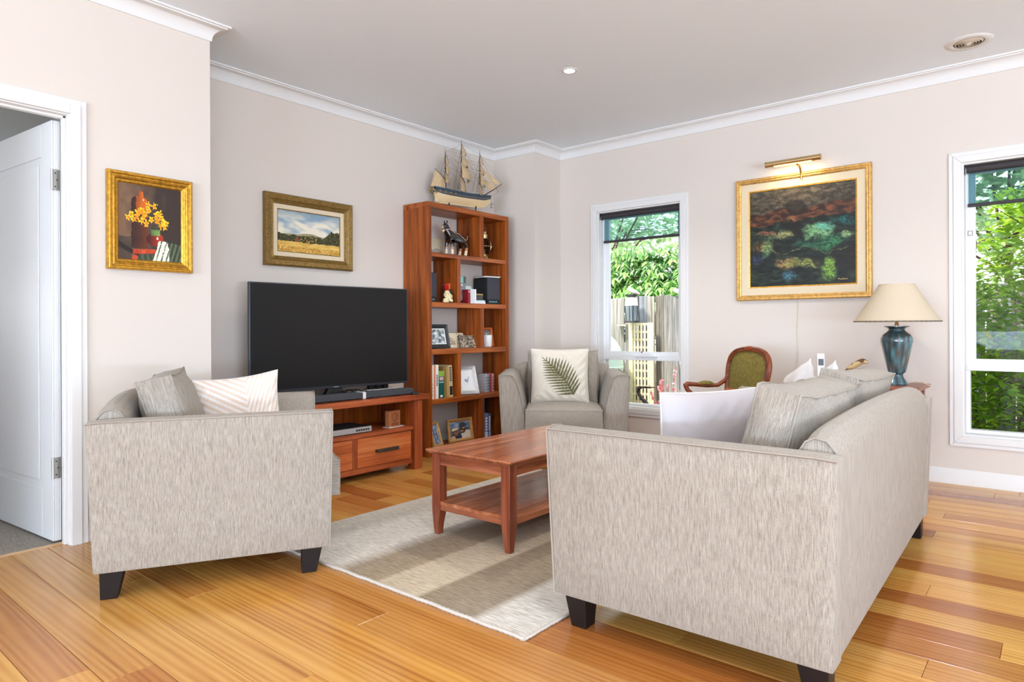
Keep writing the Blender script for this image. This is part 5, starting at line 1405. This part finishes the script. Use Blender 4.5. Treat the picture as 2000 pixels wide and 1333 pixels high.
def book(name, label, loc, rz, th, h, d_, cover, spine_marks=(), group=None, tilt=0.0, top=M_paper, cat='book'):
    """upright book, spine towards local -Y, thickness along x"""
    r = thing(name, label, cat, loc, 0, group); r.rotation_euler = (0, tilt, rz)
    G().box(-th / 2 + .002, th / 2 - .002, .003, d_ - .003, .002, h - .003).build('pages', top, r)
    g = G(); g.box(-th / 2, -th / 2 + .0022, 0, d_, 0, h); g.box(th / 2 - .0022, th / 2, 0, d_, 0, h); g.box(-th / 2, th / 2, -.0012, .0012, 0, h)
    g.build('cover', cover, r, weld=0)
    for (z0, z1, wf, c) in spine_marks:
        G().box(-th / 2 * wf, th / 2 * wf, -.0022, -.0012, h * z0, h * z1).build('spine_print', C(*c), r)
    return r
def letters(z0, z1, n, c, wf=.45):
    out_ = []
    for k in range(n):
        a = z0 + (z1 - z0) * k / n; out_.append((a, a + (z1 - z0) / n * .62, wf, c))
    return out_
def flat_case(name, label, loc, rz, w, d_, h, c, edge=(230, 230, 230), group=None, cat='disc case'):
    r = thing(name, label, cat, loc, rz, group)
    G().box(-w / 2, w / 2, 0, d_, 0, h).build('case', C(*edge, 0.2), r, bev=.0008)
    G().box(-w / 2 + .002, w / 2 - .002, -.0006, .004, h * .18, h * .82).build('spine_insert', C(*c), r)
    return r
z2 = 1.237
book('book', 'thin dark red book beside the mini stereo on the second shelf', (-3.875, 4.108, z2), RZ, .030, .118, .12, C(140, 16, 30), [(.78, .93, .6, (214, 150, 140))])
book('book', 'white book standing immediately right of the dark red book', (-3.875, 4.137, z2), RZ, .022, .124, .12, C(226, 228, 230), [(.1, .9, .25, (170, 176, 182))])
book('book', 'white book with a blue spine line, second from the dark red book', (-3.875, 4.162, z2), RZ, .020, .124, .12, C(236, 238, 240), [(.05, .95, .3, (190, 200, 208))])
book('book', 'white book standing third from the dark red book on the second shelf', (-3.875, 4.186, z2), RZ, .020, .124, .12, C(240, 240, 240), [(.1, .9, .2, (206, 206, 212))])
zz = z2
for k, (lab, c, h) in enumerate((('white disc case at the bottom of the stack beside the black speaker', (228, 230, 232), .016), ('white disc case lying second from the bottom of the stack', (190, 214, 216), .016), ('black disc case in the middle of the stack beside the speaker', (46, 44, 46), .014), ('dark grey disc case near the top of the stack beside the speaker', (82, 76, 70), .014),
                                 ('black and grey disc case just under the yellow topped case', (60, 56, 52), .013), ('black disc case with yellow edge on top of the stack', (190, 150, 60), .013))):
    flat_case('disc_case', lab, (-3.885 - .006 * (k % 2), 4.262 - (.014 if k > 1 else 0) + .004 * (k % 3), zz), RZ + radians(2 * (k % 3) - 2), .128 - (.03 if k > 1 else 0), .12, h, c, (236, 238, 238) if k < 2 else (40, 38, 38), 'stacked disc cases on the second shelf'); zz += h + .0006
flat_case('disc_case', 'white disc case on the short stack behind the red book, lower one', (-3.99, 4.215, z2 + .128), RZ, .085, .07, .015, (190, 216, 210), (238, 238, 238)); flat_case('disc_case', 'white disc case on the short stack behind the red book, upper one', (-3.99, 4.213, z2 + .1436), RZ, .08, .07, .015, (200, 206, 204), (240, 240, 240))
book('book', 'thick white book standing behind the red book under two white cases', (-3.985, 4.205, z2), RZ, .06, .127, .09, C(206, 208, 210))

# third row
z3 = .858
photo_frame('framed_photo', 'black framed black and white group photo on the third shelf', (-3.895, 3.757, z3 + .003), radians(82), .245, .20, .034, C(34, 36, 40, .3), hazy_figs(3, (58, 66, 70), (226, 234, 236), (240, 244, 244)), 14, .006, M_white)
r = CB('postcard', 'cream postcard with a grey drawing leaning behind the small photo tile', 'card', (-3.975, 4.045, z3 + .001), 0); r.rotation_euler = (radians(-12), 0, radians(88))
def card(u, v): return (150, 138, 118) if (v > .18 and abs(u - .34) < .22 * (1 - abs(v - .45) * 1.1) and nz(u * 12, v * 12, 2) > -.25 and v < .8 - abs(u - .2)) else ((92, 74, 56) if u > .6 and nz(u * 12, v * 10, 7) > .08 else (222, 208, 178))
G().box(-.11, .11, 0, .003, 0, .128).build('card', M_paper, r); canvas('print', .218, .126, 50, 34, card, r, -.0006, .001, M_print)
r = CB('photo_tile', 'small unframed brown photo tile leaning in front of the postcard', 'photo', (-3.915, 4.15, z3 + .001), 0); r.rotation_euler = (radians(-20), 0, radians(80))
G().box(-.085, .085, 0, .008, 0, .112).build('tile', C(110, 92, 72), r, bev=.001); canvas('print', .168, .11, 50, 36, hazy_figs(8, (40, 34, 28), (196, 180, 156), (226, 208, 190)), r, -.0006, .001, M_print)
g = G(); g.tube([(-4.125, 3.722 + .002 * sin(k), 1.19 - .026 * k) for k in range(13)], .004, 6); tag(g.build('speaker_cable', M_black, smooth=60), 'black cable hanging down the wall behind the third shelf', 'cable')
photo_frame('framed_photo', 'small orange timber photo frame leaning behind the white mug', (-3.985, 4.472, z3 + .002), radians(78), .125, .172, .02, C(190, 96, 46, .35), hazy_figs(5, (90, 60, 40), (150, 170, 170)), 12)
r = CB('white_mug', 'white ceramic cup standing in the right compartment of the third shelf', 'cup', (-3.92, 4.388, z3), 0)
G().lathe([(0, 0), (.036, 0), (.042, .006), (.043, .10), (.041, .107), (.038, .105), (.037, .012), (0, .010)], 28).build('cup', mat('white_ceramic', (236, 238, 236), .15), r, smooth=50)

# fourth row
z4 = .456
bk4 = [('tall cream book at the left end of the fourth shelf', .026, .272, (232, 222, 206), letters(.1, .5, 4, (214, 190, 170))), ('thin salmon spined book, second on the fourth shelf', .016, .27, (222, 128, 92), ()), ('white book with black spine lettering on the fourth shelf', .032, .274, (236, 234, 224), letters(.38, .72, 7, (40, 44, 50))),
       ('dark green book with a light green top band', .062, .222, (10, 84, 76), [(.80, 1.0, 1, (136, 176, 70)), (.66, .78, .7, (206, 180, 176)), (.56, .62, .8, (130, 176, 176)), (.04, .12, .4, (240, 240, 240))])]
yy = 3.663
for lab, th, h, c, mk in bk4:
    book('book', lab, (-3.872, yy + th / 2, z4), RZ, th, h, .16, C(*c), mk, 'books on the fourth shelf'); yy += th + .0012
for lab, th, h, c, mk, tl in (('olive tan book next to the dark green book', .036, .252, (142, 112, 54), (), -.02), ('tan book with dark edge, second from the right of the row', .026, .252, (186, 152, 96), (), -.045), ('cream and black lettered book at the right end of the row', .040, .262, (206, 184, 140), letters(.5, .97, 8, (34, 30, 26), .6) + [(.06, .34, .8, (34, 32, 30))], -.055)):
    book('book', lab, (-3.88, yy + th / 2 + .002, z4 + .001), RZ, th, h, .15, C(*c), mk, 'books on the fourth shelf', tl); yy += th + .0035
photo_frame('framed_photo', 'silver photo frame with a small blue bird print on the fourth shelf', (-3.885, 4.115, z4 + .003), radians(66), .185, .255, .032, C(226, 228, 230, .22, .35), wren, 24, .010, C(240, 238, 234))
for k, (lab, c) in enumerate((('clear disc case standing left of the pair behind the armchair arm', (196, 198, 204)), ('grey disc case standing second from the left in the fourth row', (150, 156, 170)), ('red and black disc case standing in the fourth row', (170, 60, 70)), ('pink and grey disc case at the right end of the fourth row', (206, 150, 150)))):
    book('disc_case', lab, (-3.93, 4.385 + .030 * k, z4), RZ + radians(4), .022, .16, .13, C(*c), letters(.1, .9, 5, (70, 70, 80), .5), 'disc cases on the fourth shelf', 0, C(226, 228, 230, .2), 'disc case')

# bottom row
z5 = .052
photo_frame('framed_photo', 'narrow pine photo frame with a blue print at the left of the bottom shelf', (-3.915, 3.775, z5 + .003), radians(108), .15, .205, .022, wood('pine_frame', (176, 124, 66), (206, 156, 92), (226, 182, 120), 'X', .4), hazy_figs(12, (58, 84, 130), (196, 214, 232), (120, 120, 120)), 16, 0)
photo_frame('framed_photo', 'wide oak photo frame showing two people wearing hats on the bottom shelf', (-3.955, 4.085, z5 + .002), radians(86), .285, .198, .028, wood('oak_frame', (156, 108, 56), (190, 142, 80), (212, 168, 104), 'X', .4), couple, 8, .0, None, 64, 50)
for k, (lab, th, h, c, mk) in enumerate((('thin red and white book at the left of the bottom right compartment', .024, .212, (206, 44, 52), [(.0, .3, 1, (226, 230, 236))]), ('blue and white spined book in the bottom right compartment', .044, .216, (96, 124, 170), letters(.32, .9, 5, (236, 240, 246), .5) + [(.02, .26, .7, (220, 228, 236))]), ('dark blue book with white lettering in the bottom right compartment', .036, .215, (52, 70, 118), letters(.3, .92, 8, (230, 236, 244), .5) + [(.04, .25, .8, (120, 146, 190))]))):
    book('book', lab, (-3.90, 4.312 + (0, .036, .078)[k], z5), RZ, th, h, .17, C(*c), mk, 'books in the bottom right compartment')
book('binder', 'large navy blue folder leaning behind the books on the bottom shelf', (-4.03, 4.445, z5), radians(84), .035, .325, .23, C(44, 54, 104), (), None, radians(9), M_paper, 'folder')

# ------------------------------------------------------------------ garden outside
GZ = -0.28
M_mulch = mat('garden_mulch', (120, 104, 84), 1.0, vary=0.35, vs=30, bmp=0.8, bs=60)
struct(G().box(-14, 16, -24, YR - 0.1, GZ - 0.2, GZ).box(XR + 0.1, 16, YR - 0.1, YB + 0.2, GZ - 0.2, GZ).build('ground_paving', mat('pale_paving', (206, 202, 194), 0.9)), 'pale paving outside the glazed doors, outside the photo', 'ground')
struct(G().box(-14, 16, YB + 0.2, 22, GZ - 0.2, GZ).build('ground', M_mulch), 'brown mulched garden bed outside the windows', 'ground')
def paling_mat():
    m, nt, b = base('weathered_paling')
    v = coords(nt, 'Object', (46, 46, 1.6), True); f1 = noise_tex(nt, v, 1.0, 5, 0.65)
    f2 = noise_tex(nt, coords(nt, 'Object', (4, 4, 1.1), True), 1.0, 3, 0.5)
    a = N(nt, 'ShaderNodeMath', operation='MULTIPLY_ADD'); a.inputs[1].default_value = 0.5
    nt.links.new(f2, a.inputs[0]); k = N(nt, 'ShaderNodeMath', operation='MULTIPLY'); k.inputs[1].default_value = 0.7
    nt.links.new(f1, k.inputs[0]); nt.links.new(k.outputs[0], a.inputs[2])
    g1 = ramp(nt, a.outputs[0], [(0.40, (72, 70, 68)), (0.56, (130, 129, 127)), (0.76, (184, 184, 184))])
    oi = N(nt, 'ShaderNodeObjectInfo'); tone = ramp(nt, oi.outputs['Random'], [(0.0, (206, 218, 234)), (0.5, (244, 250, 255)), (1.0, (250, 242, 228))])
    mx = N(nt, 'ShaderNodeMix', data_type='RGBA', blend_type='MULTIPLY'); mx.inputs[0].default_value = 1.0
    nt.links.new(g1, mx.inputs[6]); nt.links.new(tone, mx.inputs[7]); nt.links.new(mx.outputs[2], b.inputs['Base Color'])
    b.inputs['Roughness'].default_value = 0.9; b.inputs['Specular IOR Level'].default_value = 0.15; bump(nt, b, f1, 0.4, 0.004)
    return m
M_pal = paling_mat()
FY = 6.75; FT = 1.385
r = thing('paling_fence', 'weathered grey timber paling fence along the garden boundary', 'fence', (0, FY, GZ))
rf = random.Random(4); x = -5.6; proto = []
for k in range(5):
    h = FT - GZ
    o = G().add([(-.048, 0, 0), (.048, 0, 0), (.048, .016, 0), (-.048, .016, 0), (-.048, 0, h - .006 * (k % 3)), (.048, 0, h - .004 * ((k + 1) % 3)), (.048, .016, h - .004 * ((k + 1) % 3)), (-.048, .016, h - .006 * (k % 3))], [(0, 1, 5, 4), (1, 2, 6, 5), (2, 3, 7, 6), (3, 0, 4, 7), (4, 5, 6, 7), (3, 2, 1, 0)]).build('paling', M_pal, r, bev=.003, segs=1)
    proto.append(o)
i = 0
while x < 2.2:
    loc_ = (x, rf.choice((0, 0, .010, .014)), rf.uniform(-.012, .008)); rot_ = (0, radians(rf.uniform(-.35, .35)), 0)
    if i < 5: proto[i].location = loc_; proto[i].rotation_euler = rot_
    else: copy_part(rf.choice(proto), r, loc_, rot_)
    x += .0962 + rf.uniform(0, .003); i += 1
for z in (0.35, 1.35): G().box(-5.7, 2.3, .032, .075, z, z + .07).build('rail', M_pal, r)
G().box(-3.955, -3.835, -.07, 0, 1.325, 1.340).build('ledge', C(186, 176, 152, .8), r)

r = thing('trellis', 'narrow cream lattice trellis leaning on the paling fence', 'trellis', (-3.79, FY - .085, GZ))
M_tr = mat('cream_trellis', (226, 214, 178), .8, vary=.08, vs=30)
th_ = 1.08 - GZ
o1 = G().box(0, .050, 0, .03, 0, th_).build('side_post', M_tr, r)
o2 = copy_part(o1, r, (.262, 0, 0))
sv = G().box(0, .022, .004, .014, 0, th_).build('slat', M_tr, r); sv.location = (.062, 0, 0)
for k in range(1, 5): copy_part(sv, r, (.062 + .043 * k, 0, 0))
shh = G().box(0, .312, .014, .024, 0, .024).build('slat', M_tr, r); shh.location = (0, 0, .02)
for k in range(1, 16): copy_part(shh, r, (0, 0, .02 + .0875 * k))

r = thing('garden_lantern', 'dark capped glass garden lantern standing above the lattice trellis', 'lantern', (-3.727, FY - .13, 1.082))
G().box(-.058, .058, -.058, .058, 0, .022).build('lantern_base', C(52, 54, 58), r, bev=.004)
G().taper(0, 0, .022, .19, .040, .040, .050, .050).build('glass_body', glassmat('lantern_pane', (232, 240, 248), rough=.02), r)
g = G()
for sx in (-1, 1):
    for sy in (-1, 1): g.tube([(sx * .043, sy * .043, .02), (sx * .053, sy * .053, .192)], .005, 6)
g.build('glazing_bars', C(52, 54, 58), r)
G().taper(0, 0, .19, .285, .055, .055, .05, .05).build('white_collar', M_white, r, bev=.004)
G().taper(0, 0, .285, .318, .028, .028, .06, .06).build('cap', C(48, 50, 54), r, bev=.003)
r = thing('dove_ornament', 'grey white dove ornament perched on the garden lantern cap', 'ornament', (-3.70, FY - .13, 1.401))
me = skin_mesh([(-.03, 0, .03), (.005, 0, .03), (.045, 0, .016), (.085, 0, -.002), (-.045, 0, .062), (-.05, 0, .088), (-.068, 0, .086)], [(0, 1), (1, 2), (2, 3), (0, 4), (4, 5), (5, 6)], [.030, .030, .019, .010, .018, .018, .004], 2)
mesh_obj('body', me, M_cham, r, lambda co: mixc((214, 206, 202), (170, 156, 150), 1 if co.x > .03 else .3))
r = thing('white_bird_ornament', 'white bird ornament sitting on the top of the paling fence', 'ornament', (-3.225, FY - .01, 1.385))
me = skin_mesh([(-.02, 0, .028), (.02, 0, .034), (.045, 0, .02), (-.03, 0, .055), (-.028, 0, .075), (-.045, 0, .07)], [(0, 1), (1, 2), (0, 3), (3, 4), (4, 5)], [.03, .028, .014, .018, .017, .004], 2)
mesh_obj('body', me, C(238, 236, 232, .6), r)

r = thing('water_tank', 'pale mint green round topped garden tank beside the fence', 'water tank', (-4.06, 6.33, GZ))
M_mint = mat('mint_plastic', (206, 236, 222), .35)
G().lathe([(.32, 0)] + [(.335, .05), (.34, .3), (.34, .95)] + [(.34 * cos(a), .95 + .33 * sin(a)) for a in [radians(12 * k) for k in range(1, 8)]] + [(0, 1.285)], 40).build('shell', M_mint, r, smooth=40)
for k in range(7): G().lathe([(.338, .12 + .12 * k), (.347, .13 + .12 * k), (.347, .15 + .12 * k), (.338, .16 + .12 * k)], 40).build('rib', M_mint, r, smooth=40)

r = thing('heron_statue', 'dark metal heron garden statue seen through the lower window pane', 'statue', (-3.245, 6.04, GZ))
M_brz = mat('dark_bronze', (62, 58, 54), .35, metal=.7, vary=.2, vs=40)
V = [(.0, 0, .28), (-.0, 0, .36), (.03, 0, .46), (.02, 0, .53), (-.045, 0, .585), (-.088, 0, .645), (-.075, 0, .692), (-.035, 0, .696), (.15, 0, .25), (.26, 0, .20), (.03, .03, .18), (.035, .035, .0), (.03, -.03, .18), (.035, -.035, .0)]
Ed = [(0, 1), (1, 2), (2, 3), (3, 4), (4, 5), (5, 6), (6, 7), (0, 8), (8, 9), (0, 10), (10, 11), (0, 12), (12, 13)]
mesh_obj('body', skin_mesh(V, Ed, [.07, .05, .030, .024, .020, .019, .024, .021, .055, .012, .012, .010, .012, .010], 2), M_brz, r)
g = G(); g.tube([(-.03, 0, .697), (.06, 0, .699), (.135, 0, .702)], [.012, .008, .001], 8); g.build('beak', M_brz, r, smooth=60)

# small pink flowering plant
r = thing('pink_gaura', 'small pink flowering plant with thin stems below the fence', 'plant', (-3.20, 6.45, GZ))
rg = random.Random(8); g = G(); gf = G(); gl = G()
for k in range(26):
    a = rg.uniform(0, 2 * pi); L = rg.uniform(.5, .82) if k else 1.0; sp_ = rg.uniform(.05, .22)
    pts = [(cos(a) * sp_ * t, sin(a) * sp_ * t * .6, L * t * (1 - .1 * t)) for t in (0, .35, .7, 1)]
    g.tube(pts, .0018, 4)
    for q in range(7):
        t = rg.uniform(.72, 1.02); c = Vector((cos(a) * sp_ * t, sin(a) * sp_ * t * .6, L * t * (1 - .1 * t)))
        for pk in range(4):
            b_ = rg.uniform(0, 6.3); d_ = Vector((cos(b_) * .6, rg.uniform(-.5, .5), sin(b_)))  .normalized() * .024; e_ = d_.orthogonal().normalized() * .010
            gf.add([c, c + d_ * .6 + e_, c + d_, c + d_ * .6 - e_], [(0, 1, 2, 3)])
    for q in range(8):
        t = rg.uniform(.1, .7); c = Vector((cos(a) * sp_ * t, sin(a) * sp_ * t * .6, L * t)); b_ = rg.uniform(0, 6.3); d_ = Vector((cos(b_), sin(b_) * .7, .4)) * .04; e_ = d_.orthogonal().normalized() * .006
        gl.add([c, c + d_ * .5 + e_, c + d_, c + d_ * .5 - e_], [(0, 1, 2, 3)])
g.build('stems', C(120, 96, 70, .8), r)['kind'] = 'stuff'
gf.build('blossom', leafmat('gaura_petals', (206, 84, 104), (236, 140, 150), (250, 206, 206), .3), r, flip=True)['kind'] = 'stuff'
gl.build('leaves', leafmat('gaura_leaves', (96, 110, 60), (130, 140, 80), (150, 160, 96)), r, flip=True)['kind'] = 'stuff'

# overhanging tree with compound drooping leaves, behind the fence
M_leafA = leafmat('compound_leaf', (44, 96, 40), (84, 142, 60), (158, 200, 104), .3)
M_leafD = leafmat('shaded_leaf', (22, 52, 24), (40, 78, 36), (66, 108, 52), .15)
M_bark = mat('brown_bark', (82, 62, 48), .9, vary=.25, vs=30, bmp=.5, bs=60)
def leaflet(g, c, d_, L, W, droop, mi=0):
    """folded pointed leaf from c along d_, six triangles with a lowered midrib"""
    d_ = d_.normalized(); s = d_.cross(Vector((0, 0, 1)))
    s = s.normalized() if s.length > .05 else Vector((1, 0, 0)); n_ = s.cross(d_)
    m1 = c + d_ * L * .38; m2 = c + d_ * L * .72 + Vector((0, 0, -droop * .4)); tip = c + d_ * L + Vector((0, 0, -droop))
    g.add([c, m1 - n_ * W * .12, m2 - n_ * W * .08, tip, m1 + s * W * .5 + n_ * W * .1, m1 - s * W * .5 + n_ * W * .1, m2 + s * W * .34, m2 - s * W * .34],
          [(0, 1, 4), (0, 5, 1), (1, 2, 6, 4), (1, 5, 7, 2), (2, 3, 6), (2, 7, 3)], mi)
def make_spray(seed):
    rs = random.Random(seed); g = G(); L = rs.uniform(.42, .55); pts = []
    for k in range(7):
        t = k / 6; pts.append(Vector((L * t, .02 * sin(t * 3 + seed), .06 * sin(t * pi) - .10 * t * t)))
    g.tube(pts, [.004 - .0004 * k for k in range(7)], 4)
    for k in range(1, 7):
        for s in (-1, 1):
            leaflet(g, pts[k], Vector((.55 + .1 * rs.random(), s * .8, -.45 - .3 * rs.random())), rs.uniform(.105, .145), rs.uniform(.034, .044), .03)
    leaflet(g, pts[6], Vector((1, 0, -.7)), .14, .05, .02)
    return g
tree = thing('overhanging_tree', 'bright green tree with drooping compound leaves overhanging the fence', 'tree', (-3.9, 8.1, GZ))
g = G(); g.tube([(0, 0, 0), (.05, .2, .8), (-.05, .3, 1.5), (.1, .3, 2.1)], [.09, .07, .05, .015], 10)
for k in range(9):
    a = k * 2.4; z = 1.2 + .09 * k; g.tube([(0, .3, z), (.5 * cos(a), .4 * sin(a) + .1, z + .12), (1.1 * cos(a), .7 * sin(a), z + .15)], [.022, .014, .004], 6)
g.build('trunk', M_bark, tree, smooth=60)
rt_ = random.Random(31); protos = []
for k in range(5):
    o = make_spray(k).build('leaf_spray', M_leafA, tree, flip=True); protos.append(o)
tl = tree.location; n = 0
def place_spray(i, p, yaw, pit, sc_):
    o = protos[i] if i < 5 else copy_part(rt_.choice(protos), tree)
    o.location = Vector(p) - tl; o.rotation_euler = (rt_.uniform(-.3, .3), pit, yaw); o.scale = (sc_,) * 3
i = 0
for lay in range(10):
    z = 1.40 + lay * .078
    for k in range(28):
        px = -5.2 + 2.7 * (k + rt_.random()) / 28
        yv = 7.42 + .07 * lay + rt_.uniform(-.16, .34)
        place_spray(i, (px, yv, z + rt_.uniform(-.05, .05)), radians(-90 + rt_.uniform(-75, 75)), radians(rt_.uniform(-4, 22)), rt_.uniform(.72, 1.0)); i += 1
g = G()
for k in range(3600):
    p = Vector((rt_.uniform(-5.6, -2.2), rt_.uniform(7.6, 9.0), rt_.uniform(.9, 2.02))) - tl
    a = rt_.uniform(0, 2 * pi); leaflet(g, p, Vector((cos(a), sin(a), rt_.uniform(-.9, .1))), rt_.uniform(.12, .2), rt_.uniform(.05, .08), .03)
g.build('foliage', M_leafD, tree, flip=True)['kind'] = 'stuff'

# leafy shrub outside the right hand window
M_leafB = leafmat('shrub_leaf', (52, 98, 28), (104, 156, 40), (178, 210, 66), .38)
sh_ = thing('leafy_shrub', 'tall glossy green shrub with dark stems outside the right window', 'shrub', (-.1, 6.2, GZ))
rs = random.Random(77); sl = sh_.location; stems = []
for k in range(9):
    x = -.62 + .2 * k + rs.uniform(-.06, .06); y = 6.15 + rs.uniform(-.12, .35); pts = []; cx, cy = x, y
    for q in range(9):
        pts.append(Vector((cx, cy, GZ + q * .28)) - sl); cx += rs.uniform(-.06, .06); cy += rs.uniform(-.05, .05)
    stems.append(pts); G().tube(pts, [.021 - .0018 * q for q in range(9)], 8).build('stem', M_bark, sh_, smooth=60)
g = G()
for k in range(70):
    st = rs.choice(stems); p = st[rs.randrange(1, 8)]; a = rs.uniform(0, 2 * pi); L = rs.uniform(.2, .42)
    g.tube([p, p + Vector((cos(a) * L * .5, sin(a) * L * .5, .08)), p + Vector((cos(a) * L, sin(a) * L, .2))], [.005, .004, .002], 5)
g.build('twigs', M_bark, sh_)['kind'] = 'stuff'
def shrub_leaf(seed):
    q = random.Random(seed); g = G(); leaflet(g, Vector((0, 0, 0)), Vector((1, 0, .1)), q.uniform(.065, .085), q.uniform(.034, .042), .012); return g
lp = [shrub_leaf(k).build('leaf', M_leafB, sh_, flip=True) for k in range(4)]
lp.append(shrub_leaf(9).build('leaf', mat('yellow_leaf', (232, 196, 30), .5), sh_, flip=True))
def shrub_pt(q, front):
    z = q.uniform(-.25, 2.02)
    wv = .10 * nz(z * 3, 1.0) + .05
    x = -.64 + .18 * max(0, z - 1.2) ** 1.2 + 1.7 * q.random() ** 1.5; y = (5.86 + .16 * nz(x * 3, z * 3, 5) + q.uniform(0, .14)) if front else q.uniform(5.95, 6.6)
    if z > 1.45: x = q.uniform(-.45 + .25 * (z - 1.45), 1.2)
    return Vector((x, y, z))
for k in range(285):
    p = Vector((rs.uniform(-.60, -.12), 0, rs.uniform(.22, 1.98))); p.y = 5.86 + .16 * nz(p.x * 5, p.z * 4, 5) + rs.uniform(0, .12)
    if p.z > 1.5 and p.x < -.52 + .35 * (p.z - 1.5): p.x += .2
    o = lp[k] if k < 5 else copy_part(lp[4] if k in (40, 97) else rs.choice(lp[:4]), sh_)
    o.location = p - sl; o.rotation_euler = (rs.uniform(-.7, .7), rs.uniform(-.9, .5), rs.uniform(0, 2 * pi)); sc_ = rs.uniform(.8, 1.25); o.scale = (sc_,) * 3
g = G()
for k in range(13000):
    p = shrub_pt(rs, k % 3 == 0) - sl; a = rs.uniform(0, 2 * pi)
    leaflet(g, p, Vector((cos(a), sin(a), rs.uniform(-.5, .7))), rs.uniform(.06, .09), rs.uniform(.03, .042), .01)
g.build('foliage', M_leafB, sh_, flip=True)['kind'] = 'stuff'

# larger trees farther away, seen pale through the blinds and over the shrub
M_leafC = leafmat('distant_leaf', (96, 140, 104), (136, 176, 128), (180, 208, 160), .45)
def far_tree(label, x, y, zc, rx, rz_, n, seed):
    q = random.Random(seed); t = thing('garden_tree', label, 'tree', (x, y, GZ)); g = G()
    g.tube([(0, 0, 0), (.1, 0, zc * .4), (0, .1, zc * .75)], [.10, .08, .04], 8)
    cl = []
    for k in range(16):
        a = q.uniform(0, 2 * pi); rr = q.uniform(.25, 1) ** .6; c = Vector((cos(a) * rx * rr * .85, sin(a) * rx * rr * .7, zc - GZ + q.uniform(-1, 1) * rz_ * .8)); cl.append(c)
        g.tube([(0, .05, (zc - GZ) * .6), (c.x * .5, c.y * .5, c.z - .1), tuple(c)], [.025, .016, .006], 5)
    g.build('trunk', M_bark, t); gl = G()
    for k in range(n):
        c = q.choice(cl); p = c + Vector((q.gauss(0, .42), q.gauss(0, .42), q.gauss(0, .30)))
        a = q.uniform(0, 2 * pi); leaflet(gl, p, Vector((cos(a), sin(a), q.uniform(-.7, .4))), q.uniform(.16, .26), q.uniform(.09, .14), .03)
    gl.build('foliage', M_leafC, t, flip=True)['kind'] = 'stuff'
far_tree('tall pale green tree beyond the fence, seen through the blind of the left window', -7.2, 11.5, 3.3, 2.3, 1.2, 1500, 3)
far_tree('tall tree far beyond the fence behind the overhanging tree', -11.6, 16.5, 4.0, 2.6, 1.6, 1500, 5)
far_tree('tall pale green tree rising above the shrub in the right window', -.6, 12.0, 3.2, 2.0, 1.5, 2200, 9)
